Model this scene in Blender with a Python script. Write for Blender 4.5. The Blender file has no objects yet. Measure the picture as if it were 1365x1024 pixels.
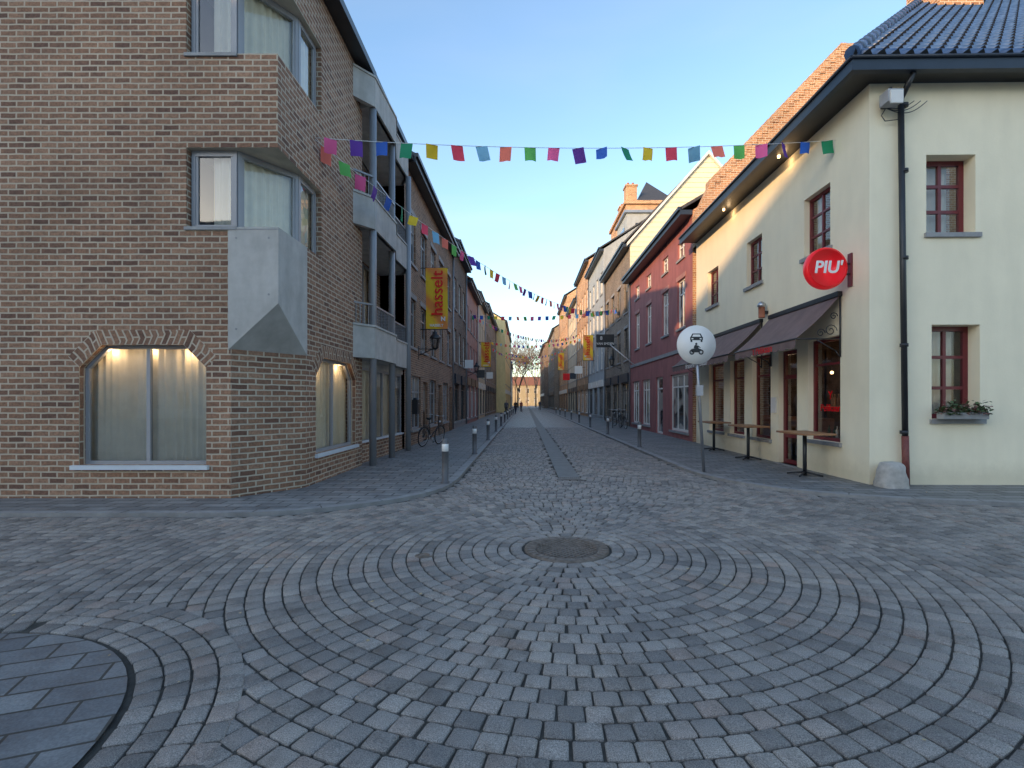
import bpy, math, random, bmesh
import numpy as np
from mathutils import Vector, Matrix
random.seed(7); rng=np.random.default_rng(5)
S=bpy.context.scene
S.view_settings.view_transform='Standard'; S.view_settings.look='None'; S.view_settings.exposure=0
COL=S.collection

# ---------------------------------------------------------------- materials
def newmat(name):
    m=bpy.data.materials.new(name); m.use_nodes=True
    nt=m.node_tree; b=nt.nodes['Principled BSDF']
    return m,nt,b
def N(nt,t,**k):
    n=nt.nodes.new(t)
    for a,v in k.items():
        setattr(n,a,v)
    return n
def ramp(nt,stops):
    r=N(nt,'ShaderNodeValToRGB'); e=r.color_ramp.elements
    e[0].position=stops[0][0]; e[0].color=(*stops[0][1],1)
    e[1].position=stops[-1][0]; e[1].color=(*stops[-1][1],1)
    for p,c in stops[1:-1]:
        x=e.new(p); x.color=(*c,1)
    return r
def noise(nt,scale,detail=4,rough=.6,coord='Object'):
    tc=N(nt,'ShaderNodeTexCoord'); n=N(nt,'ShaderNodeTexNoise')
    n.inputs['Scale'].default_value=scale; n.inputs['Detail'].default_value=detail; n.inputs['Roughness'].default_value=rough
    nt.links.new(tc.outputs[coord],n.inputs['Vector']); return n
def mixc(nt,typ,fac,a,b):
    m=N(nt,'ShaderNodeMix',data_type='RGBA',blend_type=typ)
    for s,v in ((m.inputs[0],fac),(m.inputs[6],a),(m.inputs[7],b)):
        if hasattr(v,'type') and hasattr(v,'is_linked'): nt.links.new(v,s)
        elif isinstance(v,tuple): s.default_value=(*v,1)
        else: s.default_value=v
    return m.outputs[2]
def bump(nt,b,h,strength=.3,dist=.01):
    bp=N(nt,'ShaderNodeBump'); bp.inputs['Strength'].default_value=strength; bp.inputs['Distance'].default_value=dist
    nt.links.new(h,bp.inputs['Height']); nt.links.new(bp.outputs[0],b.inputs['Normal'])
def plain(name,col,rough=.6,metal=0,var=.12,nscale=3,bumps=.15,bd=.004,dirt=0,base=False):
    m,nt,b=newmat(name)
    n=noise(nt,nscale,3); lo=tuple(c*(1-var) for c in col); hi=tuple(min(1,c*(1+var)) for c in col)
    r=ramp(nt,[(.3,lo),(.7,hi)]); nt.links.new(n.outputs[0],r.inputs[0]); c=r.outputs[0]
    if dirt:
        mp=N(nt,'ShaderNodeMapping'); mp.inputs['Scale'].default_value=(2.5,2.5,.6)
        tc=N(nt,'ShaderNodeTexCoord'); nt.links.new(tc.outputs['Object'],mp.inputs[0])
        n3=N(nt,'ShaderNodeTexNoise'); n3.inputs['Scale'].default_value=1.3; n3.inputs['Detail'].default_value=5
        nt.links.new(mp.outputs[0],n3.inputs['Vector'])
        r3=ramp(nt,[(.34,(1-dirt,1-dirt,1-dirt*1.05)),(.62,(1,1,1))]); nt.links.new(n3.outputs[0],r3.inputs[0])
        c=mixc(nt,'MULTIPLY',1.0,c,r3.outputs[0])
    if base:  # faint splash-back dust along the very foot of the wall
        tc=N(nt,'ShaderNodeTexCoord'); sx=N(nt,'ShaderNodeSeparateXYZ'); nt.links.new(tc.outputs['Object'],sx.inputs[0])
        n4=noise(nt,5,5,.7); md=N(nt,'ShaderNodeMath',operation='MULTIPLY_ADD'); md.inputs[1].default_value=-.4; nt.links.new(n4.outputs[0],md.inputs[0]); nt.links.new(sx.outputs[2],md.inputs[2])
        r4=ramp(nt,[(0,(.84,.83,.81)),(.3,(1,1,1))]); nt.links.new(md.outputs[0],r4.inputs[0]); c=mixc(nt,'MULTIPLY',1.0,c,r4.outputs[0])
    nt.links.new(c,b.inputs['Base Color'])
    b.inputs['Roughness'].default_value=rough; b.inputs['Metallic'].default_value=metal
    if bumps>.08:
        n2=noise(nt,nscale*25,1); bump(nt,b,n2.outputs[0],bumps,bd)
    return m
def brickmat(name,stops,mortar,bw=.23,bh=.08,ms=.011,rough=.85,warp=False):
    m,nt,b=newmat(name)
    tc=N(nt,'ShaderNodeTexCoord'); vec=tc.outputs['UV']
    if warp:
        wn=noise(nt,5,1); 
        wv=N(nt,'ShaderNodeVectorMath',operation='SCALE'); wv.inputs[3].default_value=.016
        sub=N(nt,'ShaderNodeVectorMath',operation='SUBTRACT'); sub.inputs[1].default_value=(.5,.5,.5)
        nt.links.new(wn.outputs['Color'],sub.inputs[0]); nt.links.new(sub.outputs[0],wv.inputs[0])
        ad=N(nt,'ShaderNodeVectorMath',operation='ADD'); nt.links.new(vec,ad.inputs[0]); nt.links.new(wv.outputs[0],ad.inputs[1]); vec=ad.outputs[0]
    br=N(nt,'ShaderNodeTexBrick'); nt.links.new(vec,br.inputs['Vector'])
    br.inputs['Scale'].default_value=1; br.inputs['Brick Width'].default_value=bw; br.inputs['Row Height'].default_value=bh
    br.inputs['Mortar Size'].default_value=ms; br.inputs['Mortar Smooth'].default_value=.25; br.inputs['Bias'].default_value=0
    br.inputs['Color1'].default_value=(0,0,0,1); br.inputs['Color2'].default_value=(1,1,1,1); br.inputs['Mortar'].default_value=(.5,.5,.5,1)
    k=len(stops); rb=ramp(nt,[(i/(k-1)*.96+.02,c) for i,c in enumerate(stops)]); nt.links.new(br.outputs['Color'],rb.inputs[0])
    n1=noise(nt,26,3 if warp else 2); r1=ramp(nt,[(.3,(.66,.66,.66)),(.7,(1.2,1.18,1.16))]); nt.links.new(n1.outputs[0],r1.inputs[0])
    c=mixc(nt,'MULTIPLY',1.0,rb.outputs[0],r1.outputs[0])
    c=mixc(nt,'MIX',br.outputs['Fac'],c,mortar)
    n2=noise(nt,.6,4); r2=ramp(nt,[(.3,(.76,.75,.74)),(.65,(1.08,1.06,1.04))]); nt.links.new(n2.outputs[0],r2.inputs[0])
    c=mixc(nt,'MULTIPLY',1.0,c,r2.outputs[0])
    nt.links.new(c,b.inputs['Base Color']); b.inputs['Roughness'].default_value=rough
    inv=N(nt,'ShaderNodeMath',operation='SUBTRACT'); inv.inputs[0].default_value=1; nt.links.new(br.outputs['Fac'],inv.inputs[1])
    ml=N(nt,'ShaderNodeMath',operation='MULTIPLY_ADD'); ml.inputs[1].default_value=.45
    nt.links.new(n1.outputs[0],ml.inputs[0]); nt.links.new(inv.outputs[0],ml.inputs[2])
    bump(nt,b,ml.outputs[0],.8,.010)
    return m
def emis(name,col,st):
    m,nt,b=newmat(name); b.inputs['Base Color'].default_value=(*col,1)
    b.inputs['Emission Color'].default_value=(*col,1); b.inputs['Emission Strength'].default_value=st; return m
def clearglass(name,tint=.85,base=.06):
    m=bpy.data.materials.new(name); m.use_nodes=True; nt=m.node_tree; nt.nodes.clear()
    o=N(nt,'ShaderNodeOutputMaterial'); t=N(nt,'ShaderNodeBsdfTransparent'); t.inputs[0].default_value=(tint,tint*1.01,tint*1.01,1)
    g=N(nt,'ShaderNodeBsdfGlossy'); g.inputs['Roughness'].default_value=.02; g.inputs[0].default_value=(.95,.97,1,1)
    fr=N(nt,'ShaderNodeFresnel'); fr.inputs[0].default_value=1.6
    a=N(nt,'ShaderNodeMath',operation='ADD'); a.inputs[1].default_value=base; a.use_clamp=True; nt.links.new(fr.outputs[0],a.inputs[0])
    n=noise(nt,1.3,1); bp=N(nt,'ShaderNodeBump'); bp.inputs['Strength'].default_value=.12; bp.inputs['Distance'].default_value=.02
    nt.links.new(n.outputs[0],bp.inputs['Height']); nt.links.new(bp.outputs[0],g.inputs['Normal'])
    mx=N(nt,'ShaderNodeMixShader'); nt.links.new(a.outputs[0],mx.inputs[0]); nt.links.new(t.outputs[0],mx.inputs[1]); nt.links.new(g.outputs[0],mx.inputs[2])
    nt.links.new(mx.outputs[0],o.inputs[0]); return m
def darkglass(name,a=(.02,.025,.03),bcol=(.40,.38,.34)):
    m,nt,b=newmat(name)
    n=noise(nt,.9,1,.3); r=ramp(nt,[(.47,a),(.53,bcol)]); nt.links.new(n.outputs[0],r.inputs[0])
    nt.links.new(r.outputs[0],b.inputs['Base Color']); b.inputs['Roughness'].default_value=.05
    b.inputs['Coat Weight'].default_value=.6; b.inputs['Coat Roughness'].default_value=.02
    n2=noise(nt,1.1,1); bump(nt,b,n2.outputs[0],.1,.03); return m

M={}
M['brickL']=brickmat('brown_brick',[(.17,.09,.062),(.27,.145,.092),(.34,.19,.118),(.29,.155,.095),(.39,.23,.148),(.23,.125,.082)],(.54,.455,.35),.26,.094,.014,warp=True)
M['brickL3']=brickmat('umber_brick',[(.15,.085,.06),(.31,.18,.115),(.25,.14,.09),(.37,.22,.14)],(.46,.38,.29),.23,.08,.011)
M['brickD']=brickmat('dark_brick',[(.11,.07,.05),(.24,.15,.11),(.17,.11,.08)],(.34,.30,.25),.23,.08,.010)
M['brickO']=brickmat('orange_brick',[(.34,.16,.08),(.58,.30,.15),(.46,.23,.11),(.62,.36,.19)],(.64,.52,.38),.24,.085,.013)
M['brickG']=brickmat('grey_brick',[(.17,.13,.10),(.30,.24,.19),(.22,.18,.14)],(.40,.36,.31),.23,.08,.010)
M['cream']=plain('cream_render',(.92,.825,.61),.85,var=.03,nscale=1.2,bumps=.25,bd=.006,dirt=.05,base=True)
M['creamw']=plain('pale_cladding',(.82,.72,.52),.8,var=.04,bumps=.1)
M['maroon']=plain('maroon_paint',(.36,.13,.125),.7,var=.08,nscale=2,bumps=.2,dirt=.2)
M['maroon2']=plain('dusty_rose_paint',(.42,.21,.19),.7,var=.08,nscale=2,bumps=.2,dirt=.2)
M['bluegrey']=plain('bluegrey_render',(.38,.42,.45),.8,var=.06,dirt=.15)
M['white']=plain('white_render',(.74,.71,.66),.8,var=.05,dirt=.15)
M['yellow']=plain('yellow_render',(.82,.68,.34),.8,var=.05,dirt=.12)
M['paleyellow']=plain('pale_yellow_render',(.36,.30,.20),.8,var=.08,dirt=.2)
M['beige']=plain('beige_render',(.58,.49,.37),.8,var=.05,dirt=.2)
M['concrete']=plain('concrete',(.50,.485,.455),.85,var=.10,nscale=4,bumps=.4,bd=.006,dirt=.18)
M['bluestone_trim']=plain('bluestone',(.30,.30,.30),.7,var=.15,nscale=6)
M['sillw']=plain('light_sill',(.62,.66,.70),.5,var=.05)
M['framegrey']=plain('grey_frame',(.33,.33,.345),.4,var=.04,bumps=.02)
M['framewhite']=plain('white_frame',(.74,.72,.68),.45,var=.04,bumps=.02)
M['framered']=plain('oxblood_frame',(.15,.018,.025),.35,var=.1,bumps=.03)
M['framedark']=plain('dark_frame',(.05,.05,.05),.4,var=.1,bumps=.03)
M['framebrown']=plain('brown_frame',(.22,.13,.08),.5,var=.1,bumps=.03)
M['steelcol']=plain('painted_steel',(.28,.29,.31),.4,metal=.2,var=.05,bumps=.02)
M['postgrey']=plain('bollard_grey',(.115,.115,.12),.45,var=.12,bumps=.02)
M['black']=plain('black_paint',(.022,.024,.028),.4,var=.2,bumps=.03)
M['navy']=plain('navy_gutter',(.020,.032,.052),.45,var=.15,bumps=.03)
M['rust']=plain('red_oxide',(.18,.05,.04),.6,var=.25,nscale=20)
M['zinc']=plain('zinc',(.33,.34,.36),.4,metal=.7,var=.1,bumps=.02)
M['slate']=plain('slate_roof',(.055,.058,.065),.6,var=.3,nscale=9)
M['redtile']=plain('clay_roof',(.24,.10,.06),.8,var=.25,nscale=9)
M['dark']=plain('room_interior',(.16,.14,.12),.9,var=.2,bumps=0)
M['warmroom']=plain('warm_interior',(.12,.08,.05),.9,var=.6,nscale=3,bumps=0)
M['curtain']=plain('net_curtain',(.92,.86,.72),.9,var=.05,nscale=5,bumps=0)
M['glass']=clearglass('window_glass',.95,.03)
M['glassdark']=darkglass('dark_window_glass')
M['glassshop']=clearglass('shop_glass',.85,.06)
M['bulb']=emis('warm_bulb',(1,.62,.28),6)
M['wood']=plain('oak_board',(.34,.17,.08),.5,var=.25,nscale=8)
M['terracotta']=plain('terracotta',(.35,.13,.07),.8)
M['leaf']=plain('leaf_green',(.06,.10,.035),.7,var=.4,nscale=30)
M['dryleaf']=plain('dry_leaf',(.46,.34,.19),.8,var=.4,nscale=30)
M['flower']=plain('dried_flower',(.30,.16,.14),.8,var=.4,nscale=30)
M['bark']=plain('bark',(.20,.145,.10),.9,var=.3,nscale=12,bumps=0)
M['iron']=plain('cast_iron',(.19,.15,.12),.6,metal=.35,var=.35,nscale=14,bumps=.4)
M['rubber']=plain('rubber',(.025,.025,.025),.8,bumps=0)
M['chrome']=plain('steel_bright',(.5,.5,.5),.3,metal=.9,bumps=0)
M['awning']=plain('awning_cloth',(.20,.135,.125),.85,var=.10,nscale=4,bumps=.1,dirt=.2)
M['signwhite']=plain('sign_white',(.84,.83,.80),.4,var=.02,bumps=.02)
M['signred']=plain('sign_red',(.78,.010,.018),.25,var=.02,bumps=.02)
M['signredlit']=plain('sign_red_lit',(.80,.010,.018),.3,var=.02,bumps=.02)
_b=M['signredlit'].node_tree.nodes['Principled BSDF']; _b.inputs['Emission Color'].default_value=(1,.02,.03,1); _b.inputs['Emission Strength'].default_value=.2
M['stone']=plain('worn_stone',(.46,.43,.39),.85,var=.2,nscale=8,bumps=.6,bd=.01)
M['lampbox']=plain('grey_plastic',(.42,.42,.43),.5)
FL=[('purple',(.14,.04,.36)),('blue',(.02,.11,.48)),('green',(.01,.27,.13)),('yellow',(.84,.56,.02)),('red',(.74,.05,.10)),
    ('skyblue',(.20,.48,.70)),('coral',(.82,.18,.12)),('lime',(.12,.47,.09)),('pink',(.80,.11,.29))]
for n,c in FL: M['f_'+n]=plain('flag_'+n,c,.7,var=.06,bumps=.05)

def slabmat(name,bw,bh,c1,c2,mort,rough=.55,ms=.010):
    m,nt,b=newmat(name)
    tc=N(nt,'ShaderNodeTexCoord'); br=N(nt,'ShaderNodeTexBrick'); nt.links.new(tc.outputs['UV'],br.inputs['Vector'])
    br.inputs['Scale'].default_value=1; br.inputs['Brick Width'].default_value=bw; br.inputs['Row Height'].default_value=bh
    br.inputs['Mortar Size'].default_value=ms; br.inputs['Mortar Smooth'].default_value=.2
    br.inputs['Color1'].default_value=(*c1,1); br.inputs['Color2'].default_value=(*c2,1); br.inputs['Mortar'].default_value=(*mort,1)
    n1=noise(nt,3,5,.7); r1=ramp(nt,[(.3,(.66,.67,.69)),(.7,(1.3,1.27,1.22))]); nt.links.new(n1.outputs[0],r1.inputs[0])
    c=mixc(nt,'MULTIPLY',1.0,br.outputs['Color'],r1.outputs[0])
    n2=noise(nt,70,2,.7); r2=ramp(nt,[(.3,(.8,.8,.8)),(.7,(1.2,1.2,1.2))]); nt.links.new(n2.outputs[0],r2.inputs[0])
    c=mixc(nt,'MULTIPLY',1.0,c,r2.outputs[0])
    nt.links.new(c,b.inputs['Base Color']); 
    rr=ramp(nt,[(.3,(rough-.12,)*3),(.7,(rough+.15,)*3)]); nt.links.new(n1.outputs[0],rr.inputs[0]); nt.links.new(rr.outputs[0],b.inputs['Roughness'])
    inv=N(nt,'ShaderNodeMath',operation='SUBTRACT'); inv.inputs[0].default_value=1; nt.links.new(br.outputs['Fac'],inv.inputs[1])
    ml=N(nt,'ShaderNodeMath',operation='MULTIPLY_ADD'); ml.inputs[1].default_value=.3
    nt.links.new(n2.outputs[0],ml.inputs[0]); nt.links.new(inv.outputs[0],ml.inputs[2]); bump(nt,b,ml.outputs[0],.5,.006)
    return m
M['slab']=slabmat('bluestone_slabs',.44,.22,(.25,.245,.24),(.155,.153,.152),(.055,.052,.048),.6,.013)
M['slabbig']=slabmat('bluestone_big_slabs',.40,.20,(.22,.225,.225),(.125,.13,.138),(.055,.052,.046),.5,.009)
M['kerb']=plain('kerb_bluestone',(.26,.255,.25),.6,var=.2,nscale=5,bumps=.3)
M['gutter']=plain('gutter_band',(.165,.157,.145),.65,var=.2,nscale=4,bumps=.4)
M['farcob']=slabmat('far_cobbles',.15,.135,(.28,.255,.235),(.19,.175,.16),(.055,.050,.044),.5,.012)
M['joint']=plain('joint_sand',(.062,.055,.045),.95,var=.4,nscale=12,bumps=.8,bd=.006)
M['earth']=plain('ground_surface',(.12,.115,.11),.9)
def cobmat():
    m,nt,b=newmat('cobblestone')
    at=N(nt,'ShaderNodeAttribute',attribute_name='rnd')
    r=ramp(nt,[(0,(.180,.163,.150)),(.3,(.245,.219,.198)),(.55,(.285,.254,.228)),(.85,(.335,.298,.265)),(1,(.30,.235,.20))]); nt.links.new(at.outputs['Fac'],r.inputs[0])
    n1=noise(nt,190,2,.8); r1=ramp(nt,[(.30,(.35,.35,.35)),(.5,(1,1,1)),(.70,(1.8,1.78,1.75))]); nt.links.new(n1.outputs[0],r1.inputs[0])
    c=mixc(nt,'MULTIPLY',1.0,r.outputs[0],r1.outputs[0])
    n2=noise(nt,.5,5,.68); r2=ramp(nt,[(.3,(.72,.73,.75)),(.5,(1,.99,.98)),(.7,(1.24,1.18,1.11))]); nt.links.new(n2.outputs[0],r2.inputs[0])
    c=mixc(nt,'MULTIPLY',1.0,c,r2.outputs[0])
    n5=noise(nt,2.6,6,.75); r5=ramp(nt,[(.36,(.72,.70,.68)),(.50,(1,1,1))]); nt.links.new(n5.outputs[0],r5.inputs[0]); c=mixc(nt,'MULTIPLY',1.0,c,r5.outputs[0])
    nt.links.new(c,b.inputs['Base Color'])
    rr=ramp(nt,[(.3,(.5,)*3),(.7,(.72,)*3)]); nt.links.new(n2.outputs[0],rr.inputs[0]); nt.links.new(rr.outputs[0],b.inputs['Roughness'])
    n3=noise(nt,60,3,.75); bump(nt,b,n3.outputs[0],.9,.007)
    return m
M['cobble']=cobmat()

# ---------------------------------------------------------------- mesh builder
def empty(name,loc=(0,0,0)):
    e=bpy.data.objects.new(name,None); COL.objects.link(e); e.location=loc; return e
class MB:
    def __init__(s): s.v=[]; s.f=[]; s.m=[]; s.uv=[]; s.mats=[]; s.sm=[]
    def mi(s,mat):
        mat=M[mat] if isinstance(mat,str) else mat
        if mat not in s.mats: s.mats.append(mat)
        return s.mats.index(mat)
    def face(s,pts,mat,uvs=None,smooth=False):
        pts=[Vector(p) for p in pts]
        if uvs is None:
            n=(pts[1]-pts[0]).cross(pts[-1]-pts[0])
            if n.length<1e-12: n=Vector((0,0,1))
            n.normalize()
            if abs(n.z)>.8: uvs=[(p.x,p.y) for p in pts]
            else:
                t=Vector((-n.y,n.x,0)).normalized(); b=n.cross(t)
                if b.z<0: b=-b
                uvs=[(p.dot(t),p.dot(b)) for p in pts]
        i=len(s.v); s.v+= [tuple(p) for p in pts]; s.f.append(tuple(range(i,i+len(pts)))); s.m.append(s.mi(mat)); s.uv+=[tuple(u) for u in uvs]; s.sm.append(smooth)
    def hexa(s,c,mat):
        for q in ((3,2,1,0),(4,5,6,7),(0,1,5,4),(1,2,6,5),(2,3,7,6),(3,0,4,7)): s.face([c[i] for i in q],mat)
    def box(s,a,b,mat):
        x0,y0,z0=a; x1,y1,z1=b
        s.hexa([(x0,y0,z0),(x1,y0,z0),(x1,y1,z0),(x0,y1,z0),(x0,y0,z1),(x1,y0,z1),(x1,y1,z1),(x0,y1,z1)],mat)
    def prism(s,poly,z0,z1,mat,cap=True,capmat=None):
        n=len(poly)
        for i in range(n):
            a=poly[i]; b=poly[(i+1)%n]; s.face([(*a,z0),(*b,z0),(*b,z1),(*a,z1)],mat)
        if cap: s.face([(*p,z1) for p in poly],capmat or mat); s.face([(*p,z0) for p in reversed(poly)],mat)
    def tube(s,a,b,r0,mat,r1=None,seg=8,caps=True):
        a=Vector(a); b=Vector(b); r1=r0 if r1 is None else r1; d=(b-a)
        if d.length<1e-6: return
        d.normalize(); u=d.orthogonal().normalized(); w=d.cross(u)
        A=[a+(u*math.cos(2*math.pi*i/seg)+w*math.sin(2*math.pi*i/seg))*r0 for i in range(seg)]
        B=[b+(u*math.cos(2*math.pi*i/seg)+w*math.sin(2*math.pi*i/seg))*r1 for i in range(seg)]
        for i in range(seg):
            j=(i+1)%seg; s.face([A[i],A[j],B[j],B[i]],mat,smooth=True)
        if caps: s.face(list(reversed(A)),mat); s.face(B,mat)
    def path(s,pts,r,mat,seg=6):
        for a,b in zip(pts[:-1],pts[1:]): s.tube(a,b,r,mat,seg=seg)
    def lathe(s,prof,c,mat,seg=20,axis=(0,0,1)):
        ax=Vector(axis).normalized(); u=ax.orthogonal().normalized(); w=ax.cross(u); c=Vector(c)
        P=lambda r,h,i: c+ax*h+(u*math.cos(2*math.pi*i/seg)+w*math.sin(2*math.pi*i/seg))*r
        for k in range(len(prof)-1):
            (r0,h0),(r1,h1)=prof[k][:2],prof[k+1][:2]; mt=prof[k][2] if len(prof[k])>2 else mat
            for i in range(seg):
                if r0<1e-5: s.face([P(0,h0,0),P(r1,h1,i+1),P(r1,h1,i)][::-1],mt,smooth=True)
                elif r1<1e-5: s.face([P(r0,h0,i),P(r0,h0,i+1),P(0,h1,0)],mt,smooth=True)
                else: s.face([P(r0,h0,i),P(r0,h0,i+1),P(r1,h1,i+1),P(r1,h1,i)],mt,smooth=True)
    def torus(s,c,axis,R,r,mat,seg=28,sg=6):
        ax=Vector(axis).normalized(); u=ax.orthogonal().normalized(); w=ax.cross(u); c=Vector(c)
        def P(i,j):
            a=2*math.pi*i/seg; b=2*math.pi*j/sg; d=u*math.cos(a)+w*math.sin(a)
            return c+d*(R+r*math.cos(b))+ax*r*math.sin(b)
        for i in range(seg):
            for j in range(sg): s.face([P(i,j),P(i+1,j),P(i+1,j+1),P(i,j+1)],mat,smooth=True)
    def obj(s,name,parent=None,bevel=0,merge=False):
        if not s.f: return None
        me=bpy.data.meshes.new(name); me.from_pydata(s.v,[],s.f)
        for m in s.mats: me.materials.append(m)
        me.polygons.foreach_set('material_index',s.m)
        me.polygons.foreach_set('use_smooth',s.sm)
        ul=me.uv_layers.new(name='UVMap'); ul.data.foreach_set('uv',[c for u in s.uv for c in u])
        if any(s.sm) or bevel or merge:
            bm=bmesh.new(); bm.from_mesh(me); bmesh.ops.remove_doubles(bm,verts=bm.verts,dist=.0002); bm.to_mesh(me); bm.free()
        o=bpy.data.objects.new(name,me); COL.objects.link(o)
        if parent: setparent(o,parent)
        if bevel:
            b=o.modifiers.new('b','BEVEL'); b.width=bevel; b.segments=2; b.limit_method='ANGLE'
        return o
def setparent(o,p):
    o.parent=p; o.matrix_parent_inverse=Matrix.Translation(-p.location)

class Fr:
    def __init__(s,A,B):
        s.A=Vector((*A,0)); d=Vector((B[0]-A[0],B[1]-A[1],0)); s.L=d.length; s.d=d.normalized(); s.n=Vector((s.d.y,-s.d.x,0))
    def P(s,u,v,w=0): p=s.A+s.d*u+s.n*w; return Vector((p.x,p.y,v))
    def box(s,mb,u0,u1,v0,v1,w0,w1,mat):
        P=s.P; mb.hexa([P(u0,v0,w1),P(u1,v0,w1),P(u1,v0,w0),P(u0,v0,w0),P(u0,v1,w1),P(u1,v1,w1),P(u1,v1,w0),P(u0,v1,w0)],mat)
def wall(mb,F,u0,u1,v0,v1,ops,mat,rev=.12):
    us=sorted({u0,u1,*[o[0] for o in ops],*[o[1] for o in ops]}); vs=sorted({v0,v1,*[o[2] for o in ops],*[o[3] for o in ops]})
    us=[u for u in us if u0<=u<=u1]; vs=[v for v in vs if v0<=v<=v1]; P=F.P
    for i in range(len(us)-1):
        for j in range(len(vs)-1):
            cu=(us[i]+us[i+1])/2; cv=(vs[j]+vs[j+1])/2
            if any(o[0]<cu<o[1] and o[2]<cv<o[3] for o in ops): continue
            a,b,c,d=us[i],us[i+1],vs[j],vs[j+1]
            mb.face([P(a,c),P(b,c),P(b,d),P(a,d)],mat,[(a,c),(b,c),(b,d),(a,d)])
    for o in ops:
        a,b,c,d=o[:4]; opt=o[4] if len(o)>4 else {}
        r=opt.get('rev',rev); ch=opt.get('ch')
        q=lambda p1,p2: mb.face([P(*p1,0),P(*p2,0),P(*p2,-r),P(*p1,-r)],mat,[(p1[0]+p1[1],0),(p2[0]+p2[1],0),(p2[0]+p2[1],r),(p1[0]+p1[1],r)])
        if ch:
            cu,cv=ch
            mb.face([P(a,d-cv),P(a+cu,d),P(a,d)],mat,[(a,d-cv),(a+cu,d),(a,d)])
            mb.face([P(b,d-cv),P(b,d),P(b-cu,d)],mat,[(b,d-cv),(b,d),(b-cu,d)])
            loop=[(a,c),(a,d-cv),(a+cu,d),(b-cu,d),(b,d-cv),(b,c)]
            for x in range(6): q(loop[x],loop[(x+1)%6])
        else:
            q((a,c),(a,d)); q((a,d),(b,d)); q((b,d),(b,c)); q((b,c),(a,c))
def curtain(mb,F,u0,u1,v0,v1,w,mat='curtain',amp=.03,per=.13):
    n=max(4,int((u1-u0)/per*6)); pr=[]
    for i in range(n+1):
        u=u0+(u1-u0)*i/n; pr.append((u,w+amp*math.sin(2*math.pi*(u+.03*math.sin(u*9))/per)*(.6+.4*math.sin(u*3.7))))
    for a,b in zip(pr[:-1],pr[1:]):
        mb.face([F.P(a[0],v0,a[1]),F.P(b[0],v0,b[1]),F.P(b[0],v1,b[1]),F.P(a[0],v1,a[1])],mat,smooth=True)
def bar(mb,F,p,q,t,w0,w1,mat):
    du,dv=q[0]-p[0],q[1]-p[1]; L=math.hypot(du,dv); nu,nv=-dv/L*t/2,du/L*t/2
    P=F.P; c=[(p[0]-nu,p[1]-nv),(q[0]-nu,q[1]-nv),(q[0]+nu,q[1]+nv),(p[0]+nu,p[1]+nv)]
    mb.hexa([P(*c[0],w1),P(*c[1],w1),P(*c[2],w1),P(*c[3],w1),P(*c[0],w0),P(*c[1],w0),P(*c[2],w0),P(*c[3],w0)],mat)
def window(mb,F,o,frame='framewhite',nx=2,ny=1,fw=.06,glass='glassdark',rev=.12,back=None,cur=False,cb=.25,sill=None,bw=.03,hs=None):
    a,b,c,d=o[:4]; r=(o[4].get('rev',rev) if len(o)>4 else rev); ch=(o[4].get('ch') if len(o)>4 else None)
    w0,w1=-r-.02,-r+.045
    B=lambda *k: F.box(mb,*k,w0,w1,frame)
    B(a,a+fw,c,d-(ch[1] if ch else 0)); B(b-fw,b,c,d-(ch[1] if ch else 0)); B(a+fw,b-fw,c,c+fw)
    ct=ch[0] if ch else fw
    B(a+ct,b-ct,d-fw,d)
    if ch:
        bar(mb,F,(a+.03,d-ch[1]),(a+ch[0],d-.03),fw*.9,w0,w1-.003,frame); bar(mb,F,(b-.03,d-ch[1]),(b-ch[0],d-.03),fw*.9,w0,w1-.003,frame)
    for i in range(1,nx):
        u=a+(b-a)*i/nx; F.box(mb,u-bw,u+bw,c+fw,d-fw,w0+.003,w1-.004,frame)
    hh=hs if hs else [c+(d-c)*j/ny for j in range(1,ny)]
    for v in hh: F.box(mb,a+fw,b-fw,v-bw,v+bw,w0+.004,w1-.006,frame)
    P=F.P
    if ch: pts=[(a,c),(b,c),(b,d-ch[1]),(b-ch[0],d),(a+ch[0],d),(a,d-ch[1])]
    else: pts=[(a,c),(b,c),(b,d),(a,d)]
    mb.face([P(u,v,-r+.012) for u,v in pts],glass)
    if back:
        F.box(mb,a-.3,b+.3,c-.05,d+.25,-r-cb-.5,-r-cb-.45,back)
        mb.face([P(a-.3,c-.05,-r-.03),P(b+.3,c-.05,-r-.03),P(b+.3,c-.05,-r-cb-.5),P(a-.3,c-.05,-r-cb-.5)],back)
        mb.face([P(a-.3,d+.25,-r-.03),P(b+.3,d+.25,-r-.03),P(b+.3,d+.25,-r-cb-.5),P(a-.3,d+.25,-r-cb-.5)],back)
    if cur: curtain(mb,F,a-.05,b+.05,c,d+.1,-r-.10)

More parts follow.
